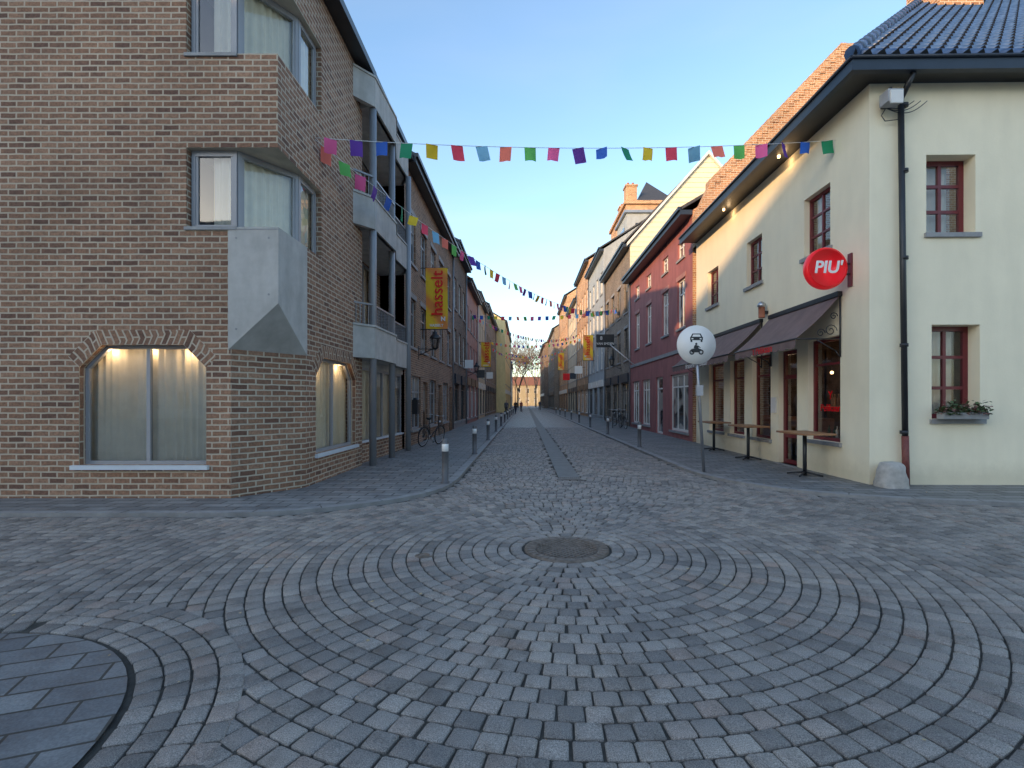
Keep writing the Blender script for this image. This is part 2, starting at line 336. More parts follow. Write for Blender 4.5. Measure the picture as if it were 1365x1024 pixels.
# ---------------------------------------------------------------- generic row house
def rowhouse(name,side,x,y0,y1,H,mat,floors,roof='slate',ridge=3.0,depth=9,frame='framewhite',gut='navy',plinth=None,sill='bluestone_trim',endmat=None,over=.35,rev=.12,dorm=0,bands=()):
    E=empty(name,(x,(y0+y1)/2,0)); W=MB(); G=MB(); T=MB(); R=MB()
    if side=='L': F=Fr((x,y0),(x,y1)); U=lambda y:y-y0; xb=x-depth; sg=-1
    else: F=Fr((x,y1),(x,y0)); U=lambda y:y1-y; xb=x+depth; sg=1
    ops=[]; L=y1-y0
    for fl in floors:
        v0,v1,cs,w=fl[:4]; fo=fl[4] if len(fl)>4 else {}
        for yc in (cs if isinstance(cs,(list,tuple)) else [y0+L*(i+.5)/cs for i in range(cs)]):
            u=U(yc); o=(u-w/2,u+w/2,v0,v1,fo); ops.append(o)
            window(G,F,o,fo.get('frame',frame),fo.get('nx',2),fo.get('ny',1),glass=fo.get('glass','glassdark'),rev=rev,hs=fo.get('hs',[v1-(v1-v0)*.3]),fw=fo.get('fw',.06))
            if v0>.3: F.box(T,o[0]-.08,o[1]+.08,v0-.09,v0-.002,-rev+.05,.06,sill)
            if fo.get('lintel'): F.box(T,o[0]-.1,o[1]+.1,v1+.003,v1+.18,-.02,.025,fo['lintel'])
            if fo.get('shop'): F.box(T,o[0]-.15,o[1]+.15,v1+.005,v1+.55,.003,.10,fo['shop'])
    wall(W,F,0,L,0,H,ops,mat,rev)
    em=endmat or mat
    xm=(x+xb)/2; rz=H+ridge
    for yy in (y0,y1):
        pts=[(x,yy,0),(xb,yy,0),(xb,yy,H),(xm,yy,rz),(x,yy,H)]
        W.face(pts,em,[(p[0],p[2]) for p in pts])
    W.face([(xb,y0,0),(xb,y1,0),(xb,y1,H),(xb,y0,H)],em)
    for q in bands: F.box(T,0.005,L-.005,q,q+.16,-.03,.05,'bluestone_trim')
    if plinth: F.box(T,.005,L-.005,0,.45,-.03,.03,plinth)
    xo=x-sg*over
    for (xa,xc) in ((xo,xm),(xb,xm)):
        c=[(xa,y0+.01,H+.02),(xc,y0+.01,rz+.02),(xc,y1-.01,rz+.02),(xa,y1-.01,H+.02)]
        top=[(p[0],p[1],p[2]+.12) for p in c]
        R.hexa(c+top,roof)
    F.box(T,.01,L-.01,H-.16,H+.015,0.004,over+.02,gut); F.box(T,.01,L-.01,H+.015,H+.14,over-.03,over+.10,gut)
    F2=U(y1-.25); T.tube(F.P(F2,0.1,.07),F.P(F2,H-.16,.07),.045,'zinc',seg=8)
    for k in range(dorm):
        yc=y0+L*(k+.5)/dorm; xf=x+sg*.5; 
        R.box((min(xf,xf+sg*2),yc-.55,H+.2),(max(xf,xf+sg*2),yc+.55,H+1.5),'framewhite')
        R.box((xf-sg*.02-.01,yc-.4,H+.4),(xf-sg*.02+.01,yc+.4,H+1.3),'glassdark')
        R.box((min(xf-sg*.12,xf+sg*2),yc-.65,H+1.503),(max(xf-sg*.12,xf+sg*2),yc+.65,H+1.6),'slate')
    W.obj('walls',E,merge=True); G.obj('windows',E); T.obj('trim',E); R.obj('roof',E)
    return E,F,U
def chimney(E,x,y,z0,z1,w=.8,mat='brickO'):
    C=MB(); C.box((x-w/2,y-w/2,z0),(x+w/2,y+w/2,z1),mat); C.box((x-w/2-.08,y-w/2-.08,z1+.002),(x+w/2+.08,y+w/2+.08,z1+.15),mat)
    for i in (-1,1): C.tube((x+i*w*.22,y,z1+.1),(x+i*w*.22,y,z1+.5),.11,'terracotta')
    C.obj('chimney',E)

# ================================================================ GROUND
g=MB(); g.face([(-700,-700,-.04),(700,-700,-.04),(700,900,-.04),(-700,900,-.04)],'earth'); g.obj('ground')
g=MB(); g.face([(-20,.6,-.014),(22,.6,-.014),(22,30,-.014),(-20,30,-.014)],'joint'); g.obj('paving_joints')
g=MB(); g.face([(-20,30,-.004),(22,30,-.004),(22,170,-.004),(-20,170,-.004)],'farcob'); g.face([(-40,-60,-.004),(40,-60,-.004),(40,.6,-.004),(-40,.6,-.004)],'farcob')
g.obj('road')

def arc(cx,cy,r,a0,a1,n): return [(cx+r*math.cos(math.radians(a0+(a1-a0)*i/n)),cy+r*math.sin(math.radians(a0+(a1-a0)*i/n))) for i in range(n+1)]
def smooth(pts,it=2):
    for _ in range(it):
        q=[pts[0]]
        for a,b in zip(pts[:-1],pts[1:]): q+=[(a[0]*.75+b[0]*.25,a[1]*.75+b[1]*.25),(a[0]*.25+b[0]*.75,a[1]*.25+b[1]*.75)]
        q.append(pts[-1]); pts=q
    return pts
edgeL=smooth([(-20,6.85),(-5,6.85),(-4.1,6.86),(-3.4,6.96),(-2.7,7.3),(-2.0,7.85),(-1.55,8.55),(-1.36,9.4),(-1.33,11),(-1.33,130)])
edgeR=smooth([(3.65,130),(3.65,12),(3.68,11),(3.85,10.1),(4.25,9.2),(4.85,8.5),(5.7,8.0),(6.9,7.65),(8.4,7.4),(12,7.0),(22,6.2)])
swL=edgeL+[(-20,130)]
swR=edgeR+[(22,130)]
def sidewalk(name,poly,k):
    mb=MB(); z=.05
    mb.face([(*p,z) for p in poly],'slab')
    offs=[]
    for i,p in enumerate(k):
        a=Vector(k[max(0,i-1)]); b=Vector(k[min(len(k)-1,i+1)]); d=(b-a).normalized(); offs.append(Vector((-d.y,d.x)))
    acc=0
    for i in range(len(k)-1):
        p,q=Vector(k[i]),Vector(k[i+1]); a,b=p+offs[i]*.16,q+offs[i+1]*.16
        mb.face([(*p,z+.004),(*q,z+.004),(*b,z+.004),(*a,z+.004)],'kerb')
        mb.face([(*p,-.02),(*q,-.02),(*q,z+.004),(*p,z+.004)],'kerb')
        L=(q-p).length; o=offs[i]; s=.9-acc
        while s<L:
            m=p+(q-p)*(s/L); d=(q-p).normalized()*.006
            mb.face([(*(m-d-o*.001),z+.007),(*(m+d-o*.001),z+.007),(*(m+d+o*.16),z+.007),(*(m-d+o*.16),z+.007)],'joint'); s+=.9
        acc=(acc+L)%.9
    return mb.obj(name)
sidewalk('sidewalk',swL,edgeL)
sidewalk('sidewalk',swR,edgeR)

MC=(.45,5.38)
def inpoly(X,Y,poly):
    ins=np.zeros(X.shape,bool); n=len(poly)
    for i in range(n):
        x1,y1=poly[i]; x2,y2=poly[(i+1)%n]
        if y1==y2: continue
        c=((y1>Y)!=(y2>Y))&(X<(x2-x1)*(Y-y1)/(y2-y1)+x1); ins^=c
    return ins
IS=(-3.45,1.9); IR=1.5
st=[]
R1=5.25; pitch=.135; GAP=.011
r=.48+pitch/2
while r<R1:
    n=int(round(2*math.pi*r/.148)); th0=rng.random()*6.28
    jit=rng.normal(0,.018,n)
    for i in range(n):
        th=th0+2*math.pi*(i+jit[i])/n
        st.append((MC[0]+r*math.cos(th),MC[1]+r*math.sin(th),th,pitch-GAP,2*math.pi*r/n-GAP,0))
    r+=pitch
RL=r-pitch/2
r=IR+.03+pitch/2
while r<IR+.55:
    n=int(round(2*math.pi*r/.15))
    for i in range(n):
        th=2*math.pi*i/n+r*7; st.append((IS[0]+r*math.cos(th),IS[1]+r*math.sin(th),th,pitch-GAP,2*math.pi*r/n-GAP,1))
    r+=pitch
y=.7
while y<30:
    xa,xb=(-13.5,17) if y<8.6 else (-3,6.5)
    x=xa+rng.random()*.15
    while x<xb:
        l=.15+rng.normal(0,.010); st.append((x+l/2,y,math.pi/2,pitch-GAP,l-GAP,2)); x+=l
    y+=pitch
st=np.array(st); X,Y=st[:,0],st[:,1]; kind=st[:,5]
dM=np.hypot(X-MC[0],Y-MC[1]); dI=np.hypot(X-IS[0],Y-IS[1])
isl=(dI<IR+.04)|((X<IS[0])&(Y<IS[1]+IR+.04)&(Y<40))
bad=inpoly(X,Y,swL)|inpoly(X,Y,swR)|isl
def near(poly,m=.03):
    b=np.zeros(X.shape,bool)
    for dx,dy in ((m,0),(-m,0),(0,m),(0,-m)): b|=inpoly(X+dx,Y+dy,poly)
    return b
bad|=near(swL)|near(swR)
EI=IR+.03+4*pitch
edge=(dI<EI)&(X>IS[0]-.05)
bad|=(kind==1)&~edge
bad|=(kind!=1)&edge&(dI<EI-.05)
bad|=(kind==2)&(dM<RL-.05)
bad|=(Y>10.05)&(X>.66)&(X<1.19)
bad|=(Y<.65)|(X<-13.5)|(X>17)
# border stones sit a touch lower so the neighbouring pattern's edge course overlaps them cleanly
low=((kind==2)&(dM-RL<.075))|((kind!=1)&(dI-EI<.075)&(X>IS[0]-.05)&(dI>EI-.06))
lowz=np.where(low,-.0065,0.0)
st=np.concatenate([st,lowz[:,None]],1)[~bad]
def cob(st):
    n=len(st); cx,cy,a,w,l=[st[:,i] for i in range(5)]
    a=a+rng.normal(0,.018,n); w=w*(1+rng.normal(0,.014,n)); l=l*(1+rng.normal(0,.016,n)); hz=rng.normal(0,.0014,n)+st[:,6]
    tx=rng.normal(0,.010,n); ty=rng.normal(0,.010,n)
    rings=[]
    for (ins,zz,corner) in ((0,-.03,.008),(0.0005,-.006,.008),(.007,.001,.012)):
        hw=w/2-ins; hl=l/2-ins; c=corner
        px=[hw,hw,hw-c,-(hw-c),-hw,-hw,-(hw-c),hw-c]; py=[-(hl-c),hl-c,hl,hl,hl-c,-(hl-c),-hl,-hl]
        pts=np.stack([np.stack([px[i]+rng.normal(0,.0016,n),py[i]+rng.normal(0,.0016,n)],1) for i in range(8)],1)
        z=zz+hz[:,None]+pts[:,:,0]*tx[:,None]+pts[:,:,1]*ty[:,None]
        ca,sa=np.cos(a)[:,None],np.sin(a)[:,None]
        xx=cx[:,None]+pts[:,:,0]*ca-pts[:,:,1]*sa; yy=cy[:,None]+pts[:,:,0]*sa+pts[:,:,1]*ca
        rings.append(np.stack([xx,yy,z],2))
    V=np.concatenate(rings,1).reshape(-1,3)
    base=np.arange(n)[:,None]*24
    q=[]
    for rr in (0,8):
        for i in range(8):
            j=(i+1)%8; q.append([rr+i,rr+j,rr+8+j,rr+8+i])
    q=np.array(q).reshape(-1)
    loops=np.concatenate([base+q[None,:],base+np.arange(16,24)[None,:]],1).reshape(-1)
    sizes=np.tile(np.array([4]*16+[8]),n); starts=np.concatenate([[0],np.cumsum(sizes)[:-1]])
    me=bpy.data.meshes.new('cobblestone_paving'); me.vertices.add(len(V)); me.vertices.foreach_set('co',V.reshape(-1).astype(np.float32))
    me.loops.add(len(loops)); me.loops.foreach_set('vertex_index',loops.astype(np.int32))
    me.polygons.add(len(sizes)); me.polygons.foreach_set('loop_start',starts.astype(np.int32)); me.polygons.foreach_set('loop_total',sizes.astype(np.int32))
    me.update(calc_edges=True); me.validate()
    at=me.attributes.new('rnd','FLOAT','POINT'); at.data.foreach_set('value',np.repeat(rng.random(n),24).astype(np.float32))
    me.materials.append(M['cobble'])
    sm=np.tile(np.array([0]*8+[1]*9,dtype=bool),n); me.polygons.foreach_set('use_smooth',sm)
    o=bpy.data.objects.new('cobblestone_paving',me); COL.objects.link(o)
cob(st)
g=MB()
poly=[(-3.45,-6),(-1.95,-6),(-1.95,1.9)]+arc(IS[0],IS[1],IR,0,90,16)+[(-12,3.4),(-12,-6)]
g.face([(*p,.004) for p in poly],'slabbig',[(p[0]*.9+p[1]*.35,p[1]*.9-p[0]*.35) for p in poly]); g.obj('bluestone_pavement')
g=MB(); g.face([(.7,10.35,.001),(1.15,10.35,.001),(1.15,125,.001),(.7,125,.001)],'gutter')
for i in range(60): g.face([(.7,11.3+i,.005),(1.15,11.3+i,.005),(1.15,11.312+i,.005),(.7,11.312+i,.005)],'joint')
g.obj('gutter_band')
g=MB(); g.box((.68,10.06,-.02),(1.17,10.34,-.003),'black')
for i in range(11): g.box((.70+i*.042,10.08,-.01),(.722+i*.042,10.32,.004),'iron')
g.box((.68,10.06,-.01),(1.17,10.08,.006),'iron'); g.box((.68,10.322,-.01),(1.17,10.34,.006),'iron')
g.obj('drain_grate')
g=MB(); c=(*MC,0)
g.lathe([(.0,.000),(.33,.000),(.335,-.008),(.345,-.008),(.35,.004),(.455,.004),(.46,-.02)],c,'iron',48)
for i in range(-9,10):
    for j in range(-9,10):
        x,yv=i*.034,j*.034
        if math.hypot(x,yv)<.31 and (i+j)%2==0: g.box((c[0]+x-.012,c[1]+yv-.012,-.001),(c[0]+x+.012,c[1]+yv+.012,.006),'iron')
for k in range(32):
    a=k*2*math.pi/32; u=Vector((math.cos(a),math.sin(a),0)); t=Vector((-u.y,u.x,0)); cc=Vector(c)
    P=[cc+u*.365-t*.012,cc+u*.365+t*.012,cc+u*.445+t*.016,cc+u*.445-t*.016]
    g.hexa([p+Vector((0,0,.003)) for p in P]+[p+Vector((0,0,.009)) for p in P],'iron')
g.obj('manhole_cover')
g=MB(); g.lathe([(0,.010),(.06,.010),(.065,.004),(.09,.004),(.092,-.01)],(-1.05,5.125,0),'iron',20); g.obj('valve_cover')
g=MB()
for k in range(230):
    if k<90: x,yv=random.uniform(4.2,6.3),random.uniform(8.4,14)
    elif k<135: x,yv=random.uniform(6.4,9),random.uniform(8.3,9.1)
    elif k<170: x,yv=random.uniform(-3.9,-1.8),random.uniform(9,16)
    else: x,yv=random.uniform(-4,5),random.uniform(2.2,8)
    onsw=bool(inpoly(np.array([x]),np.array([yv]),swL)[0] or inpoly(np.array([x]),np.array([yv]),swR)[0])
    z=.062 if onsw else .008; a=random.random()*6.28; s=random.uniform(.008,.02)
    u=Vector((math.cos(a),math.sin(a),random.uniform(-.1,.3)))*s; v=Vector((-math.sin(a),math.cos(a),random.uniform(-.1,.3)))*s*.6; p=Vector((x,yv,z))
    g.face([p-u,p-v,p+u,p+v],'dryleaf')
g.obj('fallen_leaves')

# ================================================================ L1 brick corner building
E=empty('brick_corner_building',(-8,10,0)); W=MB(); G=MB(); T=MB(); R=MB(); C=MB()
XL=-3.95; YF=7.9
A0=-18
F=Fr((A0,YF),(0,YF)); u=lambda x:x-A0
ch=(.36,.36)
opF=[(u(-7.12),u(-5.09),.58,2.5,{'ch':ch,'rev':.16}),(u(-11.8),u(-9.77),.58,2.5,{'ch':ch,'rev':.16})]
up=[(u(-11.5),u(-9.8),4.38,5.65,{'rev':.14})]; up2=[(u(-11.5),u(-9.8),7.15,8.45,{'rev':.14})]
wall(W,F,0,u(-4.7),0,4.38,opF,'brickL')
wall(W,F,0,u(-5.41),4.38,5.65,up,'brickL')
wall(W,F,0,u(XL),5.65,7.15,[],'brickL')
wall(W,F,0,u(-5.41),7.15,8.45,up2,'brickL')
wall(W,F,0,u(XL),8.45,9.45,[],'brickL')
for o in opF: 
    window(G,F,o,'framegrey',2,1,.055,'glass',back='dark',cur=True,cb=.35)
    F.box(T,o[0]-.1,o[1]+.05,o[2]-.07,o[2]-.002,-.1,.06,'sillw')
for o in up+up2: window(G,F,o,'framegrey',2,1,.055,'glass',back='dark',cur=True); F.box(T,o[0]-.05,o[1]+.05,o[2]-.06,o[2]-.002,-.1,.04,'bluestone_trim')
def soldier(mb,F,o,wd=.24,mat='brickL',w=.004):
    a,b,c,d=o[:4]; cu,cv=o[4]['ch']
    inn=[(a,d-cv),(a+cu,d),(b-cu,d),(b,d-cv)]
    k=wd*math.tan(math.radians(22.5))
    out=[(a-wd*.707,d-cv+wd*.707),(a+cu-k,d+wd),(b-cu+k,d+wd),(b+wd*.707,d-cv+wd*.707)]
    s=0
    for i in range(3):
        L=math.dist(inn[i],inn[i+1])
        P=[F.P(*inn[i],w),F.P(*inn[i+1],w),F.P(*out[i+1],w),F.P(*out[i],w)]
        mb.face(P,mat,[(.005,s),(.005,s+L),(.255,s+L),(.255,s)]); s+=round(L/.094)*.094
for o in opF: soldier(T,F,o)
Fc=Fr((-4.7,YF),(XL,8.9)); wall(W,Fc,0,Fc.L,0,2.45,[],'brickL')
YE=12.0
Fs=Fr((XL,YF),(XL,YE)); us=lambda y:y-YF
opS=[(us(9.35),us(11.55),.6,2.45,{'ch':ch,'rev':.16})]
wall(W,Fs,us(8.9),Fs.L,0,4.38,opS,'brickL')
wall(W,Fs,us(9.6),Fs.L,4.38,5.65,[],'brickL'); wall(W,Fs,0,Fs.L,5.65,7.15,[],'brickL'); wall(W,Fs,us(9.6),Fs.L,7.15,8.45,[],'brickL'); wall(W,Fs,0,Fs.L,8.45,9.45,[],'brickL')
window(G,Fs,opS[0],'framegrey',2,1,.055,'glass',back='dark',cur=True,cb=.35); soldier(T,Fs,opS[0]); o=opS[0]; Fs.box(T,o[0]-.05,o[1]+.05,o[2]-.07,o[2]-.002,-.1,.06,'sillw')
for z0,z1 in ((4.38,5.65),(7.15,8.45)):
    W.face([(-5.41,YF,z0),(-5.41,YF+.3,z0),(-5.41,YF+.3,z1),(-5.41,YF,z1)],'brickL')
    W.face([(XL,9.6,z0),(XL-.3,9.6,z0),(XL-.3,9.6,z1),(XL,9.6,z1)],'brickL')
    poly=[(-5.45,YF+.004),(XL-.004,YF+.004),(XL-.004,9.62),(-5.45,9.62)]
    C.face([(*p,z1+.003) for p in reversed(poly)],'beige'); 
    C.prism([(-5.43,YF-.03),(-4.6,YF-.03),(-4.6,YF+.2),(-5.43,YF+.2)],z0-.05,z0+.002,'bluestone_trim')
    C.face([(*p,z0+.0) for p in poly],'concrete')
    pl=[(-5.39,YF+.12),(-4.66,YF+.12),(-4.07,8.86),(-4.07,9.58)]
    for i in range(3):
        f=Fr(pl[i],pl[i+1]); L=f.L
        f.box(G,0,L,z0+.003,z0+.07,-.05,.02,'framegrey'); f.box(G,0,L,z1-.09,z1,-.05,.02,'framegrey')
        f.box(G,.0,.06,z0+.07,z1-.09,-.048,.024,'framegrey'); f.box(G,L-.06,L,z0+.07,z1-.09,-.048,.026,'framegrey')
        f.box(G,.06,.10,z0+.07,z1-.09,-.03,.012,'framegrey'); f.box(G,L-.10,L-.06,z0+.07,z1-.09,-.03,.012,'framegrey')
        G.face([f.P(.05,z0+.05,-.01),f.P(L-.05,z0+.05,-.01),f.P(L-.05,z1-.05,-.01),f.P(.05,z1-.05,-.01)],'glass')
        curtain(G,f,.02 if i else .3,L*.99,z0+.03,z1-.03,-.10)
    G.face([(-5.42,9.3,z0),(-5.0,9.62,z0),(-5.0,9.62,z1),(-5.42,9.3,z1)],'dark'); G.face([(-5.0,9.61,z0),(XL-.02,9.61,z0),(XL-.02,9.61,z1),(-5.0,9.61,z1)],'dark'); G.face([(-5.43,YF+.2,z0),(-5.43,9.61,z0),(-5.43,9.61,z1),(-5.43,YF+.2,z1)],'dark')
S0=(-3.93,YF-.02); Aa=(-4.73,YF-.02); Bb=(-3.93,8.93); zt=4.372; zs=3.16; zb=2.42
C.face([(*Aa,zb),(*S0,zs),(*S0,zt),(*Aa,zt)],'concrete'); C.face([(*S0,zs),(*Bb,zb),(*Bb,zt),(*S0,zt)],'concrete')
C.face([(*Aa,zb),(*Bb,zb),(*S0,zs)],'concrete'); C.face([(*Aa,zt),(*S0,zt),(*Bb,zt),(-4.73,8.93,zt)],'concrete')
C.face([(*Aa,zb),(*Aa,zt),(-4.73,YF+.1,zt),(-4.73,YF+.1,zb)],'concrete')
C.face([(*Bb,zb),(XL-.1,8.93,zb),(XL-.1,8.93,zt),(*Bb,zt)],'concrete')
C.box((-4.735,YF-.024,4.33),(-3.926,YF-.019,4.345),'bluestone_trim')
for hx,hz in ((-4.6,4.2),(-4.08,4.2),(-4.6,2.75),(-4.08,3.3)): C.tube((hx,YF-.024,hz),(hx,YF-.019,hz),.018,'bluestone_trim',seg=10)
W.face([(A0,YF,0),(A0,18,0),(A0,18,9.45),(A0,YF,9.45)],'brickL'); W.face([(A0,18,0),(XL-1,18,0),(XL-1,18,9.45),(A0,18,9.45)],'brickL')
R.prism([(A0-.3,YF-.35),(XL+.32,YF-.35),(XL+.32,YE+.1),(A0-.3,YE+.1)],9.452,9.62,'black')
R.hexa([(A0,YF-.2,9.63),(XL+.2,YF-.2,9.63),(XL+.2,18,9.63),(A0,18,9.63),(A0+3,YF+4,12.6),(XL-4,YF+4,12.6),(XL-4,14,12.6),(A0+3,14,12.6)],'slate')
Xr=-4.75; Y2=16.2
Fb=Fr((Xr,YE),(Xr,Y2)); ob=[]
for z in (.5,3.5,6.5):
    ob+= [(.35,1.65,z,z+2.2 if z>1 else 2.45),(2.1,3.5,z,z+2.2 if z>1 else 2.45)]
wall(W,Fb,0,Fb.L,0,9.45,ob,'brickL')
for o in ob: window(G,Fb,o,'framegrey',2,1,.06,'glass',back='dark',cur=True)
W.face([(XL,YE,0),(Xr,YE,0),(Xr,YE,9.45),(XL,YE,9.45)],'brickL')
W.face([(Xr,Y2,0),(XL,Y2,0),(XL,Y2,9.45),(Xr,Y2,9.45)],'brickL')
bp=[(XL-.0,11.35),(-3.58,11.8),(-3.52,13.5),(-3.72,14.3),(-3.68,15.6),(XL,16.1)]
for zi,(z0,z1) in enumerate(((2.62,3.36),(5.7,6.42),(8.62,9.3))):
    for i in range(len(bp)-1):
        f=Fr(bp[i],bp[i+1]); f.box(C,.004,f.L-.004,z0,z1,-.12,0,'concrete')
        f.box(C,-.01,f.L+.01,z1+.002,z1+.05,-.14,.025,'concrete')
        if zi<2:
            f.box(T,0,f.L,z1+.52,z1+.56,-.08,-.04,'steelcol')
            for k in range(int(f.L/.11)+1): f.box(T,k*.11,k*.11+.015,z1+.05,z1+.52,-.07,-.055,'steelcol')
    C.prism([(Xr,YE)]+[(x-.05,y) for x,y in bp if y>YE-.3]+[(Xr,Y2)],z0,z0+.15,'concrete')
for yy in (11.9,13.6,15.5): T.tube((-3.66,yy,.05),(-3.66,yy,8.62),.085,'steelcol',seg=16)
f=Fr((-4.1,12.1),(-3.95,15.9)); o=(.1,f.L-.1,.55,2.45); 
f.box(W,0,f.L,.0,.55,-.2,0,'brickL'); window(G,f,o,'framegrey',4,1,.06,'glass',rev=.05,back=None,cur=True)
f.box(T,0,f.L,.552,.60,-.2,.05,'sillw'); f.box(C,0,f.L,2.45,2.62,-.2,.02,'concrete')
R.prism([(A0+8,YE+.11),(XL+.3,YE+.11),(XL+.3,Y2-.02),(A0+8,Y2-.02)],9.47,9.64,'black')
R.hexa([(A0+8,YE+.2,9.65),(XL-.2,YE+.2,9.65),(XL-.2,Y2-.1,9.65),(A0+8,Y2-.1,9.65),(A0+8,YE+.2,11.8),(XL-2.5,YE+.2,11.8),(XL-2.5,Y2-.1,11.8),(A0+8,Y2-.1,11.8)],'slate')
W.obj('walls',E,merge=True); G.obj('windows',E); T.obj('trim',E); R.obj('roof',E); C.obj('concrete_bay',E)
def plight(name,loc,en,parent,col=(1,.66,.34),rad=.05):
    l=bpy.data.lights.new(name,'POINT'); l.energy=en; l.color=col; l.shadow_soft_size=rad
    o=bpy.data.objects.new(name,l); COL.objects.link(o); o.location=loc; setparent(o,parent)
for x in (-6.75,-6.1,-5.45): plight('window_downlight',(x,YF+.18,2.42),2.6,E)
for y in (9.8,11.0): plight('window_downlight',(XL-.18,y,2.36),2.4,E)

# ================================================================ other left houses
sh={'nx':3,'frame':'framedark','hs':[2.3],'shop':'framewhite'}
shd={'nx':3,'frame':'framedark','hs':[2.3],'shop':'navy'}
shb={'nx':2,'frame':'framewhite','hs':[2.3],'shop':'framebrown'}
dr={'nx':1,'frame':'framebrown','hs':[2.1],'glass':'glassdark'}
rowhouse('brick_row_house','L',XL,16.2,27,9.6,'brickL3',[(.6,2.5,[18.0,21.2,24.6],1.5,{'nx':2,'frame':'framegrey'}),(.05,2.35,[19.6,23.0,26.2],.95,dr),
    (3.5,5.2,[17.3,19.3,21.3,23.3,25.6],1.15,{'frame':'framegrey','lintel':'bluestone_trim'}),(6.4,8.1,[17.3,19.3,21.3,23.3,25.6],1.15,{'frame':'framegrey','lintel':'bluestone_trim'})],ridge=2.6,gut='black')
rowhouse('dark_brick_house','L',XL,27,33,10.3,'brickD',[(.4,2.6,[28.6,31.4],1.7,shd),(3.8,5.7,3,1.0,{'frame':'framewhite'}),(6.8,8.6,3,1.0,{'frame':'framewhite'})],ridge=2.4,plinth='bluestone_trim')
rowhouse('pink_brick_house','L',XL,33,41,9.7,'maroon2',[(.4,2.7,3,1.7,shb),(3.8,5.6,4,1.0,{}),(6.6,8.2,4,1.0,{})],roof='redtile',ridge=3)
rowhouse('beige_row_house','L',XL-.1,41,50,10.6,'beige',[(.4,2.7,3,1.9,sh),(3.8,5.6,4,1.0,{}),(6.8,8.6,4,1.0,{})],ridge=3)
rowhouse('grey_brick_house','L',XL-.1,50,68,11.4,'brickG',[(.4,2.7,6,1.8,shd),(3.8,5.6,8,1.0,{}),(7.0,8.8,8,1.0,{})],ridge=3)
rowhouse('yellow_house','L',-2.75,68,92,12.6,'yellow',[(.4,2.7,7,1.8,sh),(4,6,9,1.0,{}),(7.6,9.4,9,1.0,{})],ridge=2.2,depth=7,over=.2)
rowhouse('white_sun_blocker','L',-3.4,92,130,10,'white',[(.4,2.7,12,1.8,sh),(4,6,14,1.0,{}),(7,8.6,14,1.0,{})],ridge=3)

# ================================================================ R1 cream corner restaurant
E=empty('cream_corner_restaurant',(9,13,0)); W=MB(); G=MB(); T=MB(); R=MB()
XR=6.4; HW=7.5
Fs=Fr((XR,18.5),(XR,9.2)); us=lambda y:18.5-y
def oy(y0,y1,v0,v1,**k): return (us(y1),us(y0),v0,v1,k)
upw=[oy(10.38,11.35,4.86,6.2),oy(13.37,14.3,4.86,6.15),oy(16.4,17.35,4.86,6.1)]
gw=[oy(10.05,11.2,.75,2.95),oy(12.9,13.95,.6,2.85),oy(14.45,15.45,.6,2.85),oy(15.95,17.2,.6,2.85)]
gd=[oy(11.65,12.5,.06,2.85)]
wall(W,Fs,0,Fs.L,0,HW,upw+gw+gd,'cream',.17)
for o in upw:
    window(G,Fs,o,'framered',2,3,.07,'glass',rev=.17,back='dark',bw=.022); curtain(G,Fs,o[0]+.02,o[0]+.3,o[2],o[3],-.30); curtain(G,Fs,o[1]-.3,o[1]-.02,o[2],o[3],-.30); Fs.box(T,o[0]-.08,o[1]+.08,o[2]-.09,o[2]-.002,-.12,.07,'bluestone_trim')
for o in gw:
    window(G,Fs,o,'framered',1,1,.07,'glassshop',rev=.17,back='warmroom',cb=1.6,hs=[o[3]-.55],bw=.025); Fs.box(T,o[0]-.06,o[1]+.06,o[2]-.08,o[2]-.002,-.12,.06,'bluestone_trim')
for o in gd:
    window(G,Fs,o,'framered',1,1,.10,'glassshop',rev=.17,back='warmroom',cb=1.6,hs=[.75,2.2],bw=.05)
    Fs.box(T,o[0]-.03,o[1]+.03,0,.06,-.15,.12,'bluestone_trim')
G.box((XR+1.2,12.8,.1),(XR+1.6,17.2,1.15),'wood'); G.box((XR+.6,10.2,.72),(XR+1.3,11.0,.76),'wood')
for yy in (10.2,11.0,13.6,14.8): G.box((XR+.7,yy,.45),(XR+1.05,yy+.05,1.05),'framebrown')
for k in range(26):
    yy=random.choice([random.uniform(10.15,11.1),random.uniform(13,13.9),random.uniform(14.5,15.4),random.uniform(16,17.1)]); zz=random.choice([.80,1.5]) 
    G.lathe([(.03,0),(.03,.16),(.012,.2),(.012,.26),(0,.26)],(XR+.42,yy,zz),random.choice(['leaf','wood','signwhite','terracotta']),8)
for o in gw: Fs.box(G,o[0],o[1],1.47,1.495,-.5,-.32,'wood')
for y,z in ((10.5,2.3),(10.95,2.1),(12.1,2.3),(13.4,2.25),(15.0,2.2),(16.5,2.2)):
    G.lathe([(0,-.04),(.03,-.03),(.04,0),(.03,.03),(0,.04)],(XR+1.1,y,z),'bulb',10); G.tube((XR+1.1,y,z+.04),(XR+1.1,y,3),.006,'black')
Fs.box(T,us(12.82),us(12.58),1.3,1.7,.004,.04,'framewhite')
Ff=Fr((XR,9.2),(17,9.0)); uf=lambda x:x-XR
fw=[(uf(7.44),uf(8.34),4.72,6.17,{'rev':.3}),(uf(7.54),uf(8.42),1.27,3.02,{'rev':.3}),(uf(11.4),uf(12.3),4.72,6.17,{'rev':.3}),(uf(11.4),uf(12.3),1.27,3.02,{'rev':.3})]
wall(W,Ff,0,Ff.L,0,HW,fw,'cream',.3)
